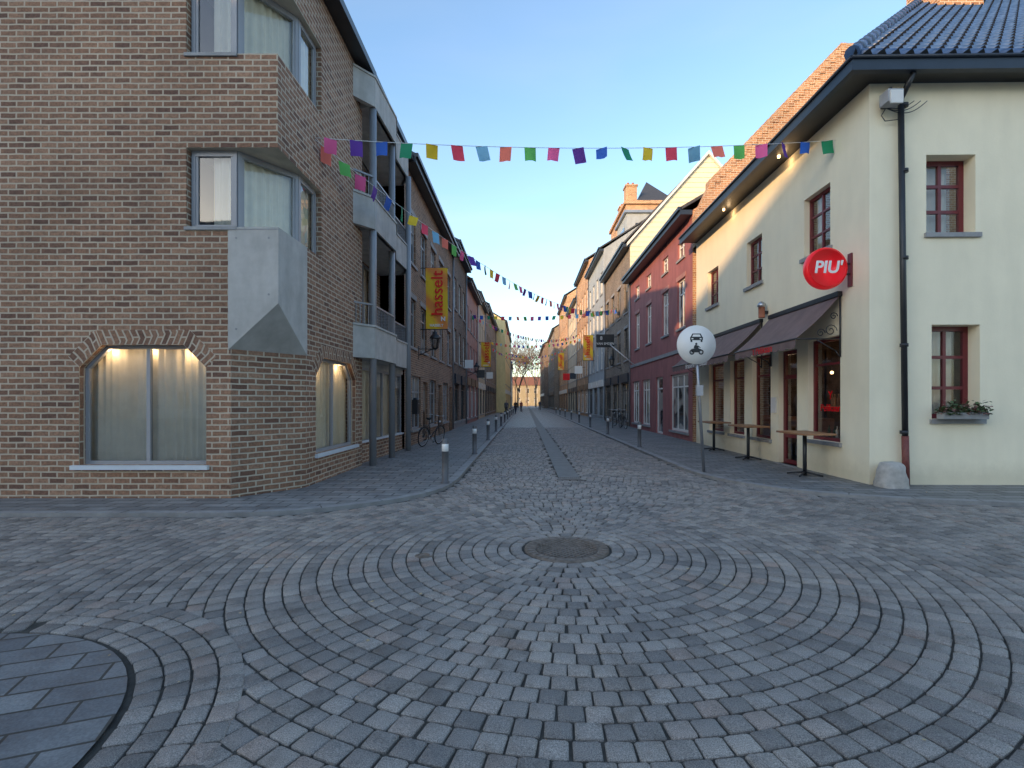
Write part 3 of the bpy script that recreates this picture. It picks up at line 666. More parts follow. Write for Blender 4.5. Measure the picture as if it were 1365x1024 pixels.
for o in fw:
    window(G,Ff,o,'framered',2,3,.09,'glass',rev=.3,back='dark',bw=.03,cur=False,cb=.3); 
    curtain(G,Ff,o[0]+.02,o[0]+.75,o[2],o[3],-.46,'curtain',.02,.1)
    Ff.box(T,o[0]-.04,o[1]+.08,o[2]-.085,o[2]-.003,-.25,.05,'bluestone_trim')
W.face([(17,9.0,0),(17,18.5,0),(17,18.5,HW),(17,9,HW)],'cream')
ov=.6; gx=XR-ov; gy=9.2-.42
T.hexa([(gx,gy,HW-.02),(gx+.12,gy+.12,HW-.02),(gx+.12,18.6,HW-.02),(gx,18.6,HW-.02),(gx,gy,HW+.2),(gx+.12,gy+.12,HW+.2),(gx+.12,18.6,HW+.2),(gx,18.6,HW+.2)],'navy')
T.hexa([(gx+.003,gy,HW-.02),(17.4,gy-.2,HW-.02),(17.4,gy-.08,HW-.02),(gx+.12,gy+.12,HW-.02),(gx+.003,gy,HW+.2),(17.4,gy-.2,HW+.2),(17.4,gy-.08,HW+.2),(gx+.12,gy+.12,HW+.2)],'navy')
T.face([(gx+.1,gy+.1,HW+.01),(gx+.1,18.5,HW+.01),(XR+.1,18.5,HW+.01),(XR+.1,gy+.1,HW+.01)],'black')
T.face([(gx+.1,gy+.05,HW+.013),(XR+.2,9.3,HW+.013),(17.3,9.1,HW+.013),(17.3,gy-.1,HW+.013)],'black')
T.tube((gx-.02,gy-.02,HW+.2),(gx-.02,18.6,HW+.2),.03,'navy',seg=8); T.tube((gx-.02,gy-.02,HW+.2),(17.4,gy-.22,HW+.2),.03,'navy',seg=8)
def tileslope(mb,org,ax,up,width,nrow,hipL,mat,tw=.25,cr=.34,sub=6):
    nrm=ax.cross(up).normalized()
    nc=int(width/tw)*sub
    for r_ in range(nrow):
        rows=[]
        for (t,h) in ((0,.060),(1,.006)):
            s=(r_+t)*cr; line=[]
            for c_ in range(nc+1):
                x=c_*tw/sub; xm=max(x,hipL*s); ph=(x/tw)%1
                pr=.060*max(0,math.cos(2*math.pi*ph))+.016*math.cos(2*math.pi*ph)
                line.append(org+ax*xm+up*s+nrm*(pr+h)); 
            rows.append(line)
        s=r_*cr; nose=[org+ax*max(c_*tw/sub,hipL*s)+up*s for c_ in range(nc+1)]
        for c_ in range(nc):
            if c_*tw/sub+tw/sub<hipL*s: continue
            mb.face([rows[0][c_],rows[0][c_+1],rows[1][c_+1],rows[1][c_]],mat,smooth=True)
            mb.face([nose[c_],nose[c_+1],rows[0][c_+1],rows[0][c_]],'black')
def tilemat():
    m,nt,b=newmat('glazed_pantile'); n=noise(nt,4,4); r=ramp(nt,[(.3,(.026,.065,.15)),(.7,(.07,.14,.29))]); nt.links.new(n.outputs[0],r.inputs[0]); nt.links.new(r.outputs[0],b.inputs['Base Color']); b.inputs['Roughness'].default_value=.35
    return m
M['pantile']=tilemat()
pz=HW+.2; pit=math.radians(44)
upv=Vector((0,math.cos(pit),math.sin(pit)))
tileslope(R,Vector((gx,gy,pz)),Vector((1,0,0)),upv,11.6,28,math.cos(pit),'pantile')
sv=Vector((math.cos(pit),0,math.sin(pit)))
pts=[Vector((gx,gy,pz)),Vector((gx,18.5,pz)),Vector((gx,18.5,pz))+sv*9.5,Vector((gx,gy,pz))+sv*9.5+Vector((0,9.5*math.cos(pit),0))]
R.face(pts,'pantile')
top=pz+9.5*math.sin(pit)
hd=Vector((math.cos(pit),math.cos(pit),math.sin(pit)))
for k in range(24):
    a=Vector((gx,gy,pz+.07))+hd*(k*9.5/24); b=Vector((gx,gy,pz+.07))+hd*((k+1.05)*9.5/24); R.tube(a,b,.125,'pantile',r1=.10,seg=10)
R.tube((gx+6.83,gy+6.83,top+.06),(17.5,gy+6.83,top+.06),.11,'pantile',seg=10)
chimney(E,12.0,14.2,12.5,15.0,1.2,'brickO')
W.obj('walls',E,merge=True); G.obj('windows',E); T.obj('trim',E); R.obj('roof',E)
GB=MB()
y0,y1=18.52,18.9
pts=[(XR-.02,7.4),(XR-.02,8.6),(6.9,9.7),(12.0,15.0),(12.55,15.0),(17.5,9.8),(17.5,7.4)]
fp=[(x,y0,z) for x,z in pts]; bk=[(x,y1,z) for x,z in pts]
GB.face(fp,'brickO',[(p[0],p[2]) for p in fp]); GB.face(list(reversed(bk)),'brickO',[(p[0],p[2]) for p in reversed(bk)])
for i in range(len(pts)-1): GB.face([fp[i],bk[i],bk[i+1],fp[i+1]],'brickO')
k=26
for i in range(k):
    t=i/k; x=6.9+5.1*t; z=9.7+5.3*t; GB.box((x,y0-.03,z-.12),(x+.2,y1+.03,z+.2),'brickO')
GB.obj('party_gable',E)
SL=MB()
for yy in (11.9,15.2):
    SL.lathe([(0,0),(.03,0),(.035,.03),(.035,.06)],(gx+.3,yy,HW-.05),'bulb',12); 
SL.obj('soffit_lamps',E)
for yy in (11.9,15.2): plight('soffit_lamp_light',(gx+.45,yy,HW-.14),2,E)
for yy in (10.7,13.7,16.3): plight('room_lamp_light',(XR+.9,yy,2.3),5,E)
D=MB(); px=7.0
D.tube((px-.02,9.2-.11,.95),(px-.1,9.2-.11,HW-.35),.05,'black',seg=14); D.tube((px-.1,9.09,HW-.35),(px-.05,8.85,HW-.02),.05,'black',seg=14)
D.tube((px,9.2-.11,.05),(px-.02,9.2-.11,.96),.058,'rust',seg=14)
for z in (1.0,2.6,4.2,5.8,7.0): D.tube((px-.04,9.09,z),(px-.04,9.09,z+.06),.068,'black',seg=14)
D.obj('drainpipe')
D=MB(); D.box((6.5,8.86,6.98),(6.78,9.08,7.2),'lampbox'); D.box((6.53,8.83,6.93),(6.75,8.86,7.16),'framewhite'); D.box((6.6,9.08,7.02),(6.68,9.2,7.1),'black')
D.tube((6.64,9.0,7.2),(6.64,9.0,7.3),.03,'black')
for a in range(3):
    pts=[]
    for t in range(13):
        q=t/12; pts.append((6.6+(.55+.12*a)*q,9.1-.04*math.sin(q*3.1),7.0-.09*math.sin(q*math.pi)*(1+.5*a)+.12*q))
    D.path(pts,.008,'black',5)
D.path([(6.64,9.1,7.0),(6.55,9.1,6.85),(6.62,9.1,6.75),(6.86,9.1,6.78)],.008,'black',5)
D.obj('floodlight',bevel=.006)
def lump(name,c,s,mat,seed=0):
    bm=bmesh.new(); bmesh.ops.create_cube(bm,size=1); bmesh.ops.subdivide_edges(bm,edges=bm.edges,cuts=5,use_grid_fill=True)
    rs=np.random.default_rng(seed); ph=rs.random(6)*6
    for v in bm.verts:
        q=v.co*2; l=(abs(q.x)**4+abs(q.y)**4+max(0,q.z)**4)**.25; 
        if l>0: q=q/ max(l,.6) *(.5*max(abs(q.x),abs(q.y),abs(q.z))+.5*.9)
        k=1-.18*(q.z+1)/2
        n=.05*math.sin(q.x*4+ph[0]+q.z*3)+.04*math.sin(q.y*5+ph[1])+.03*math.sin(q.z*7+ph[2]+q.x*6)
        v.co=Vector((c[0]+q.x*s[0]/2*(k+n),c[1]+q.y*s[1]/2*(k+n),c[2]+(q.z+1)*s[2]/2))
    me=bpy.data.meshes.new(name); bm.to_mesh(me); bm.free(); me.materials.append(M[mat])
    for p in me.polygons: p.use_smooth=True
    o=bpy.data.objects.new(name,me); COL.objects.link(o); return o
lump('guard_stone',(6.62,8.95,0.02),(.52,.42,.5),'stone',3)

def awning(y0,y1):
    E=empty('shop_awning',(5.9,(y0+y1)/2,3.2)); A=MB(); zt,zb=3.76,2.86; xo=XR-.95
    n=12
    for i in range(n):
        a=i/n; b=(i+1)/n; f=lambda t:(XR-.03-(.92)*t, zt-(zt-zb)*t-.05*math.sin(t*math.pi))
        (xa,za),(xb_,zb_)=f(a),f(b)
        A.hexa([(xa,y0,za-.006),(xa,y1,za-.006),(xb_,y1,zb_-.006),(xb_,y0,zb_-.006),(xa,y0,za),(xa,y1,za),(xb_,y1,zb_),(xb_,y0,zb_)],'awning')
    m=int((y1-y0)/.3)
    for k in range(m):
        a=y0+(y1-y0)*k/m; b=y0+(y1-y0)*(k+1)/m
        A.face([(xo,a,zb),(xo,b,zb)]+[(xo,b+(a-b)*j/6,zb-.15-.05*math.sin(j/6*math.pi)) for j in range(7)],'awning')
    A.tube((xo,y0,zb),(xo,y1,zb),.02,'black')
    A.box((XR-.1,y0,zt-.04),(XR-.003,y1,zt+.06),'black')
    A.obj('canopy',E)
    B=MB()
    for yy in (y0+.03,y1-.03):
        B.tube((XR-.02,yy,2.86),(xo,yy,2.86),.014,'black'); B.tube((XR-.03,yy,2.5),(XR-.03,yy,zt),.016,'black')
        B.path([(XR-.04,yy,2.5),(XR-.12,yy,2.62),(XR-.3,yy,2.72),(XR-.5,yy,2.84)],.012,'black')
        for cx,cz,r0 in ((XR-.22,3.03,.13),(XR-.42,2.98,.09),(XR-.16,3.32,.08)):
            B.path([(cx+r0*(1-t/22)*math.cos(t*.5),yy,cz+r0*(1-t/22)*math.sin(t*.5)) for t in range(20)],.009,'black',5)
    B.obj('brackets',E)
    return E
def text(name,body,loc,size,rot,mat,parent=None,ext=.003,shear=0,bold=0):
    c=bpy.data.curves.new(name,'FONT'); c.body=body; c.size=size; c.extrude=ext; c.align_x='CENTER'; c.align_y='CENTER'; c.shear=shear; c.offset=bold
    c.materials.append(M[mat] if isinstance(mat,str) else mat); o=bpy.data.objects.new(name,c); COL.objects.link(o); o.location=loc; o.rotation_euler=rot
    if parent: setparent(o,parent)
    return o
H90=math.pi/2
text('window_lettering',"Pelikaan",(XR+.15,10.62,1.45),.22,(H90,0,-H90),'signred',E)
text('window_lettering',"Y",(XR+.15,10.62,1.72),.26,(H90,0,-H90),'signred',E)
aw=awning(9.98,12.85); text('lettering',"'t Pelikaan",(XR-.957,11.4,2.77),.24,(H90,0,-H90),'signred',aw,.002)
aw=awning(13.3,18.3); text('lettering',"Brasserie  't Pelikaan",(XR-.957,15.8,2.77),.24,(H90,0,-H90),'signwhite',aw,.002)
D=MB(); D.box((XR-.12,13.02,3.9),(XR-.003,13.1,3.98),'black'); D.lathe([(0,0),(.08,0,'terracotta'),(.08,.28,'chrome'),(.11,.30,'chrome'),(.11,.34,'chrome'),(.05,.42,'chrome'),(0,.44)],(XR-.16,13.06,3.80),'terracotta',16); D.obj('wall_lamp')

E=empty('restaurant_light_sign',(5.89,9.72,4.2)); D=MB()
D.lathe([(0,-.09),(.36,-.09),(.395,-.075),(.405,-.05),(.405,.05),(.395,.075),(.36,.09),(0,.09)],(5.89,9.72,4.2),'signredlit',48,axis=(0,1,0))
D.obj('disc',E); D=MB()
D.box((6.27,9.70,4.28),(XR-.002,9.74,4.31),'black'); D.box((6.27,9.70,4.08),(XR-.002,9.74,4.11),'black'); D.box((XR-.03,9.66,3.85),(XR-.004,9.78,4.5),'framered'); D.obj('bracket',E)
text('lettering',"PIU'",(5.89,9.624,4.2),.33,(H90,0,0),'signwhite',E,.004,.15,.008)

E=empty('round_traffic_sign',(3.8,10.85,0)); D=MB()
D.tube((3.92,10.85,.03),(3.72,10.85,3.22),.035,'zinc',seg=14); D.obj('pole',E)
D=MB(); c=(3.735,10.79,2.83)
D.lathe([(0,0),(.385,0,'lampbox'),(.42,.0,'lampbox'),(.425,.012),(.425,.03),(0,.03)],(c[0],c[1]+.03,c[2]),'signwhite',48,axis=(0,-1,0))
D.tube((c[0],c[1]+.03,c[2]+.15),(c[0]+.01,c[1]+.06,c[2]+.15),.05,'zinc'); D.obj('disc',E)
D=MB(); yq=c[1]-.004
def flat(pts,mat='black'):
    D.face([(c[0]+x,yq,c[2]+z) for x,z in pts],mat)
flat([(-.14,.10),(.14,.10),(.14,.17),(-.14,.17)]); flat([(-.13,.17),(.13,.17),(.09,.245),(-.09,.245)]); flat([(-.13,.06),(-.09,.06),(-.09,.10),(-.13,.10)]); flat([(.09,.06),(.13,.06),(.13,.10),(.09,.10)])
yq-=.002; flat([(-.095,.175),(.095,.175),(.07,.225),(-.07,.225)],'signwhite'); flat([(-.11,.12),(-.07,.12),(-.07,.145),(-.11,.145)],'signwhite'); flat([(.07,.12),(.11,.12),(.11,.145),(.07,.145)],'signwhite')
yq+=.002
for wx in (-.10,.10): D.torus((c[0]+wx,yq-.001,c[2]-.16),(0,1,0),.042,.014,'black',20,4)
flat([(-.10,-.17),(-.03,-.165),(.05,-.165),(.11,-.10),(.03,-.075),(-.11,-.09),(-.13,-.12)]); flat([(.0,-.08),(.05,-.09),(.035,-.02),(-.02,.0),(-.05,-.02),(-.06,-.08)]); flat([(.03,-.04),(.09,-.075),(.085,-.055),(.035,-.015)])
D.lathe([(0,0),(.024,0),(.024,.003),(0,.003)],(c[0]-.005,yq,c[2]+.02),'black',14,axis=(0,-1,0))
D.obj('pictogram',E)
D=MB(); D.box((3.73,10.75,1.72),(3.87,10.83,1.95),'lampbox'); D.obj('small_box',E)

def table(x,y):
    E=empty('standing_table',(x,y,0)); D=MB(); D.box((x-.32,y-.55,.92),(x+.32,y+.55,.96),'wood'); D.obj('top',E,bevel=.006)
    D=MB(); D.tube((x,y,.06),(x,y,.92),.04,'black',seg=12); D.box((x-.2,y-.2,.9),(x+.2,y+.2,.918),'black')
    for a in range(4):
        an=a*math.pi/2+math.pi/4; D.tube((x,y,.13),(x+.34*math.cos(an),y+.34*math.sin(an),.075),.024,'black',r1=.018)
    D.obj('pedestal',E)
table(5.82,10.3); table(5.95,13.2); table(5.95,15.6)

E=empty('flower_box',(7.98,9.0,1.3)); D=MB(); D.box((7.56,8.93,1.275),(8.38,9.1,1.40),'bluestone_trim'); D.obj('trough',E,bevel=.01)
D=MB()
for k in range(620):
    x=random.uniform(7.54,8.40); y=random.gauss(8.99,.07); z=1.36+abs(random.gauss(0,.09)); a=random.random()*6.28; s=random.uniform(.015,.04)
    u=Vector((math.cos(a),math.sin(a),random.uniform(-.6,.6)))*s; v=Vector((-math.sin(a),math.cos(a),random.uniform(-.5,1)))*s
    p=Vector((x,y,z)); D.face([p-u,p-v,p+u,p+v],'leaf' if random.random()<.7 else ('flower'))
for k in range(50):
    x=random.uniform(7.58,8.36); D.tube((x,9.0,1.36),(x+random.gauss(0,.05),9.0+random.gauss(0,.04),1.42+random.random()*.16),.003,'leaf',seg=3)
D.obj('plants',E)

# ================================================================ R2.. right row
rowhouse('maroon_shop_house','R',XR,18.9,30.2,8.9,'maroon',[(.35,2.75,[20.6],2.4,{'nx':3,'frame':'framewhite','hs':[2.2],'fw':.09}),(.06,2.75,[23.6],1.2,{'nx':1,'frame':'framewhite','hs':[2.2],'fw':.09}),(.35,2.75,[26.2,28.6],1.7,{'nx':3,'frame':'framewhite','hs':[2.2],'fw':.09}),
   (4.6,6.6,[20.3,22.6,25.6,28.2],1.0,{'frame':'framewhite','lintel':'maroon2','fw':.08}),(7.45,8.15,[20.3,22.6,25.6,28.2],.9,{'frame':'framewhite','fw':.06})],ridge=2.6,depth=8,over=.45,bands=(3.6,),endmat='brickO')
E_,F_,U_=rowhouse('grey_brick_shop_house','R',XR,30.2,39.6,11.2,'brickG',[(.4,2.8,3,2.2,shd),(4.2,6.2,4,1.1,{'frame':'framedark','lintel':'bluestone_trim'}),(7.2,9.2,4,1.1,{'frame':'framedark','lintel':'bluestone_trim'})],ridge=5.4,depth=9.5,endmat='creamw',over=.4)
P=MB(); z=8.6
def gl(z): return XR+.02 if z<11.2 else XR+(z-11.2)/5.4*4.75
while z<16.3:
    h=.30; a,b=gl(z),gl(z+h); a2,b2=2*(XR+4.75)-a,2*(XR+4.75)-b
    P.hexa([(a,30.15,z),(a2,30.15,z),(a2,30.19,z),(a,30.19,z),(b,30.175,z+h),(b2,30.175,z+h),(b2,30.19,z+h),(b,30.19,z+h)],'creamw'); z+=.302
for sx in (1,-1):
    xc=XR+4.75; P.hexa([(xc-sx*4.95,30.0,11.05),(xc,30.0,16.62),(xc,30.28,16.62),(xc-sx*4.95,30.28,11.05),(xc-sx*4.95,30.0,11.25),(xc,30.0,16.82),(xc,30.28,16.82),(xc-sx*4.95,30.28,11.25)],'framewhite')
P.obj('cladding',E_)
rowhouse('bluegrey_house','R',XR-.1,39.6,49,13.8,'bluegrey',[(.4,2.8,3,2.2,sh),(4.2,6.2,4,1.1,{}),(7.4,9.4,4,1.1,{}),(10.4,12.2,4,1.1,{})],ridge=3,depth=9)
E5,_,_=rowhouse('orange_brick_house','R',XR-.1,49,60,15.6,'brickO',[(.4,2.8,3,2.4,shb),(4.2,6.2,5,1.1,{}),(7.6,9.6,5,1.1,{}),(11.0,13,5,1.1,{})],ridge=3,depth=9); chimney(E5,10,50,17,21,1.0)
rowhouse('beige_sun_blocker','R',XR-.1,60,72,14,'beige',[(.4,2.8,4,2.2,shd),(4.2,6.2,6,1.1,{}),(7.6,9.6,6,1.1,{}),(10.6,12.4,6,1.1,{})],ridge=3,depth=9,dorm=3)
rowhouse('orange_brick_house','R',XR-.3,72,88,17,'brickO',[(.4,2.8,5,2.2,sh),(4.2,6.2,7,1.1,{}),(7.6,9.6,7,1.1,{}),(11,13,7,1.1,{})],ridge=3,depth=9)
rowhouse('grey_brick_house','R',XR-1.2,88,108,14.5,'brickG',[(.4,2.8,6,2.2,shd),(4.2,6.2,9,1.1,{}),(7.6,9.6,9,1.1,{})],ridge=3,depth=9)
rowhouse('dark_brick_house','R',XR-2.2,108,135,14,'brickD',[(.4,2.8,8,2.2,sh),(4.2,6.2,12,1.1,{}),(7.6,9.6,12,1.1,{})],ridge=3,depth=9)
E=empty('tall_brick_building',(12,47,0)); D=MB(); D.box((9.2,45,0),(13.5,53,19.5),'brickO'); D.box((9.0,44.8,19.502),(13.7,53.2,19.8),'brickO'); D.obj('walls',E)
D=MB(); a=[(10.2,44.9,19.81),(13.7,44.9,19.81),(13.7,53.2,19.81),(10.2,53.2,19.81)]; tpp=(12,49,23.3)
for i in range(4): D.face([a[i],a[(i+1)%4],tpp],'slate')
D.obj('roof',E); chimney(E,9.7,45.6,19.8,21.2,1.0)
E=empty('grey_gable_house',(11,42,0)); D=MB(); D.box((8.2,40,13),(11,44,16.8),'bluegrey'); D.box((8.0,39.8,16.802),(11.2,44.2,17.0),'zinc'); D.box((8.17,40.8,14.2),(8.2,43,16),'glassdark'); D.box((8.9,39.97,14.2),(10.2,40,16),'glassdark'); D.obj('roof_storey',E)

E=empty('pale_far_building',(0,178,0)); D=MB(); F=Fr((-16,175),(18,175)); ops=[(1.2+3*i,2.4+3*i,z,z+1.9) for i in range(11) for z in (1,4.4)]
wall(D,F,0,34,0,7.2,ops,'paleyellow'); D.obj('walls',E); D=MB()
for o in ops: window(D,F,o)
D.obj('windows',E); D=MB(); D.hexa([(-16.4,174.6,7.21),(18.4,174.6,7.21),(18.4,186,7.21),(-16.4,186,7.21),(-13,180,10.5),(15,180,10.5),(15,180.5,10.5),(-13,180.5,10.5)],'redtile'); D.obj('roof',E)

def tree(x,y,h,seed):
    rs=random.Random(seed); D=MB()
    def rec(p,d,L,r,dep):
        q=p+d*L; D.tube(p,q,r,'bark',r1=r*.72,seg=5 if dep<3 else 3,caps=False)
        if dep>=7: return
        for k in range(3 if dep<5 else 2):
            ax=Vector((rs.gauss(0,1),rs.gauss(0,1),rs.gauss(0,.6))).normalized()
            nd=(d+ax*rs.uniform(.35,.75)+Vector((0,0,.08))).normalized(); rec(q,nd,L*rs.uniform(.66,.88),max(.025,r*.6),dep+1)
    rec(Vector((x,y,0)),Vector((0,0,1)),h*.27,.24,0)
    D.obj('bare_tree')
for x,y,h,s in ((-1.7,118,14,1),(3.0,138,17,3),(.6,150,20,5),(-3,152,18,8)): tree(x,y,h,s)

# ================================================================ street furniture
def bollard(x,y):
    D=MB(); D.lathe([(0.0,.0),(.085,.0),(.085,.03),(.062,.035),(.062,.60,'signwhite'),(.0635,.601,'signwhite'),(.0635,.74),(.062,.741),(.062,.80),(.05,.835),(.0,.85)],(x,y,.055),'postgrey',20)
    D.obj('bollard')
for y in (9.35,14.5,19.8,25.2,30.6,36,42,48,55,62): bollard(-1.51 if y<10 else -1.48,y)
for y in (16.8,23.2,29.5,35.5,41.5,48,55,62): bollard(3.88,y)

def banner(x,y,z0,z1,w,side):
    E=empty('hanging_banner',(x,y,z0)); m,nt,b=newmat('banner_print')
    tc=N(nt,'ShaderNodeTexCoord'); wv=N(nt,'ShaderNodeTexWave',bands_direction='DIAGONAL'); wv.inputs['Scale'].default_value=.45; wv.inputs['Distortion'].default_value=2.5; wv.inputs['Detail'].default_value=1
    nt.links.new(tc.outputs['Object'],wv.inputs['Vector']); r=ramp(nt,[(.2,(.88,.56,.02)),(.6,(.87,.42,.03)),(.9,(.80,.26,.05))]); nt.links.new(wv.outputs[0],r.inputs[0]); nt.links.new(r.outputs[0],b.inputs['Base Color'])
    b.inputs['Roughness'].default_value=.6
    D=MB(); n=8; f=lambda t: y+.03*math.sin(t*5)
    for i in range(n):
        a,c_=z0+(z1-z0)*i/n,z0+(z1-z0)*(i+1)/n
        D.face([(x,f(i/n),a),(x+w*side,f(i/n),a),(x+w*side,f((i+1)/n),c_),(x,f((i+1)/n),c_)],m,smooth=True)
    D.obj('cloth',E); D=MB()
    for z in (z0,z1): D.tube((x-.2*side,y,z),(x+(w+.03)*side,y,z),.018,'black')
    D.obj('arms',E)
    text('lettering',"hasselt",(x+w*.55*side,y-.05,(z0+z1)/2+.2),.62,(H90,-H90*1.0,0),'signred',E,.001,0,.004)
    text('lettering',"N",(x+w*.8*side,y-.05,z0+.38),.22,(H90,0,0),'signwhite',E,.001,0,.01)
    text('lettering',"HASSELT",(x+w*.5*side,y-.05,z0+.14),.13,(H90,0,0),'signwhite',E,.001,0,.004)
banner(XL+.22,18.6,4.3,6.6,.82,1)
banner(XL+.22,42,4.5,6.6,.82,1)
banner(XR-.22,45,5.3,7.6,.9,-1)
banner(XR-.5,75,6.3,8.9,.9,-1)

def lantern(x,y,z,side):
    E=empty('wall_lantern',(x,y,z)); D=MB(); xc=x+.62*side
    D.path([(x,y,z-.25),(x+.2*side,y,z-.18),(x+.45*side,y,z-.05),(xc,y,z-.02)],.018,'black'); D.tube((x,y,z-.4),(x,y,z+.1),.02,'black'); D.tube((x,y,z-.02),(xc,y,z-.02),.014,'black')
    D.lathe([(0,-.06),(.06,-.04),(.11,0),(.12,.02)],(xc,y,z),'black',6)
    for k in range(6):
        a=k*math.pi/3; D.tube((xc+.11*math.cos(a),y+.11*math.sin(a),z),(xc+.19*math.cos(a),y+.19*math.sin(a),z+.38),.011,'black',seg=4)
    D.lathe([(.22,.37),(.22,.40),(.12,.52),(.09,.53),(.09,.60),(.03,.64),(.02,.72),(0,.73)],(xc,y,z),'black',6)
    D.obj('frame',E); D=MB(); D.lathe([(.10,.0),(.18,.38)],(xc,y,z),'glass',6); D.obj('panes',E)
lantern(XL,18.3,3.55,1); lantern(XL,34,3.6,1); lantern(XR,33,4.0,-1)

E=empty('projecting_shop_sign',(5.6,34.5,5.9)); D=MB(); D.box((4.95,34.45,5.35),(6.2,34.55,6.25),'black'); D.box((6.2,34.48,5.5),(6.4,34.52,5.55),'black'); D.box((6.2,34.48,6.05),(6.4,34.52,6.1),'black'); D.obj('panel',E)
text('lettering',"VAN EMDEN",(5.58,34.44,5.6),.22,(H90,0,0),'signwhite',E); text('lettering',"8",(5.3,34.44,5.98),.34,(H90,0,0),'signwhite',E)
for i,(x,y,z,s,mt) in enumerate(((5.6,52,4.5,.8,'signwhite'),(5.6,58,4.2,.7,'navy'),(5.5,66,4.4,.9,'signred'),(-3.4,30,3.6,.5,'signwhite'),(-3.4,38,3.4,.6,'framedark'),(-3.3,46,3.7,.6,'signwhite'))):
    D=MB(); D.box((x-s/2,y-.04,z),(x+s/2,y+.04,z+s),mt); xx=XR if x>0 else XL
    D.box((min(x,xx),y-.015,z+s*.8),(max(x,xx),y+.015,z+s*.85),'black'); D.obj('projecting_sign')
D=MB(); D.tube((XR,28.5,3.6),(XR-1.5,28.3,4.8),.03,'signwhite'); D.lathe([(0,-.05),(.05,0),(0,.05)],(XR-1.5,28.3,4.8),'signwhite',8); D.obj('flag_pole')
D=MB(); D.box((XL+.003,17.25,1.15),(XL+.2,17.6,1.65),'black'); D.box((XL+.2,17.3,1.5),(XL+.21,17.55,1.53),'zinc'); D.lathe([(0,0),(.1,0),(.09,.06),(0,.08)],(XL+.1,17.42,1.65),'black',12); D.obj('mailbox')

def bike(x,y,ang,lean=.08,col='black'):
    E=empty('bicycle',(x,y,0)); D=MB(); R_=.34; wb=1.08
    Mx=Matrix.Translation((x,y,.055))@Matrix.Rotation(ang,4,'Z')@Matrix.Rotation(lean,4,'X')
    T_=lambda p: Mx@Vector(p); ax=(Mx.to_3x3()@Vector((0,1,0)))
    for wx in (-wb/2,wb/2):
        D.torus(T_((wx,0,R_)),ax,R_-.02,.02,'rubber',32,6); D.torus(T_((wx,0,R_)),ax,R_-.045,.010,'chrome',32,4)
        D.lathe([(0,-.05),(.025,-.05),(.025,.05),(0,.05)],T_((wx,0,R_)),'chrome',8,axis=ax)
        for k in range(14):
            a=k*2*math.pi/14; D.tube(T_((wx,0,R_)),T_((wx+(R_-.05)*math.cos(a),0,R_+(R_-.05)*math.sin(a))),.0025,'chrome',seg=3,caps=False)
        D.path([T_((wx+(R_+.03)*math.cos(a),0,R_+(R_+.03)*math.sin(a))) for a in [math.radians(q) for q in range(10,175,15)]],.014,col,5)
    bb=(-.08,0,.3); st_=(-.25,0,.78); hd=(.36,0,.86); hl=(.40,0,.66); rw=(-wb/2,0,R_); fwp=(wb/2,0,R_)
    for a,b,r0 in ((bb,st_,.017),(bb,hl,.018),(st_,hd,.016),(st_,rw,.011),(bb,rw,.011),(hd,hl,.02),(hl,fwp,.013),(st_,(-.28,0,.93),.013),(hd,(.33,0,1.02),.013)): D.tube(T_(a),T_(b),r0,col)
    D.path([T_(p) for p in ((.15,-.28,1.05),(.32,-.22,1.06),(.35,0,1.03),(.32,.22,1.06),(.15,.28,1.05))],.012,'chrome')
    D.lathe([(0,-.03),(.05,-.03),(.1,.02),(.09,.05),(0,.055)],T_((-.30,0,.94)),'rubber',12); D.lathe([(0,-.015),(.04,-.01),(.03,.03),(0,.04)],T_((-.17,0,.96)),'rubber',8)
    D.lathe([(.06,-.01),(.09,-.01),(.09,.01),(.06,.01)],T_(bb),'chrome',16,axis=ax); D.tube(T_((-.08,-.07,.3)),T_((-.02,-.07,.15)),.01,'chrome'); D.tube(T_((-.08,.07,.3)),T_((-.14,.07,.45)),.01,'chrome')
    D.box(T_((-.05,-.14,.13)),T_((.04,-.06,.15)),'rubber')
    for yy in (-.06,.06): D.tube(T_((-.28,yy,.74)),T_((-.72,yy,.74)),.007,col); D.tube(T_((-.66,yy,.74)),T_(rw),.006,col)
    D.lathe([(0,0),(.04,.0),(.04,.05),(0,.06)],T_((.45,0,.80)),'chrome',10)
    D.obj('bike_parts',E)
bike(-3.3,17.3,math.radians(70),.12)
bike(5.55,28.0,math.radians(95),-.1); bike(5.1,28.9,math.radians(80),.05); bike(5.7,30.3,math.radians(100),-.08)

def bunting(a,b,sag,sp=.47,fs=(.23,.28),off=0):
    a,b=Vector(a),Vector(b); L=(b-a).length; D=MB(); f=lambda t:a+(b-a)*t-Vector((0,0,4*sag*t*(1-t)))
    n=int(L/.35); D.path([f(i/n) for i in range(n+1)],.006,'signwhite',4)
    k=int(L/sp)
    for i in range(k):
        t=(i+.6)/k; p=f(t); dd=(f(min(1,t+.01))-f(max(0,t-.01))).normalized(); mt='f_'+FL[(i+off)%9][0]
        yaw=random.gauss(0,.35); dn=Vector((random.gauss(0,.13),random.gauss(0,.2),-1)).normalized(); w=fs[0]; h=fs[1]*random.uniform(.9,1.05)
        q=Matrix.Rotation(yaw,3,'Z')@Vector((dd.x,dd.y,0)).normalized(); q=Vector((q.x,q.y,dd.z)).normalized()
        nr=q.cross(dn).normalized(); A=[]; cu=random.uniform(-.05,.05)
        for r_ in range(4):
            for c_ in range(4):
                uu=(c_/3-.5)*w; vv=r_/3*h; A.append(p+q*uu*(1-.04*r_/3)+dn*vv+nr*(.022*math.sin(c_*1.9+i)*r_/3+cu*(r_/3)**2))
        for r_ in range(3):
            for c_ in range(3): D.face([A[r_*4+c_],A[r_*4+c_+1],A[r_*4+c_+5],A[r_*4+c_+4]],mt,smooth=True)
    D.obj('bunting_garland')
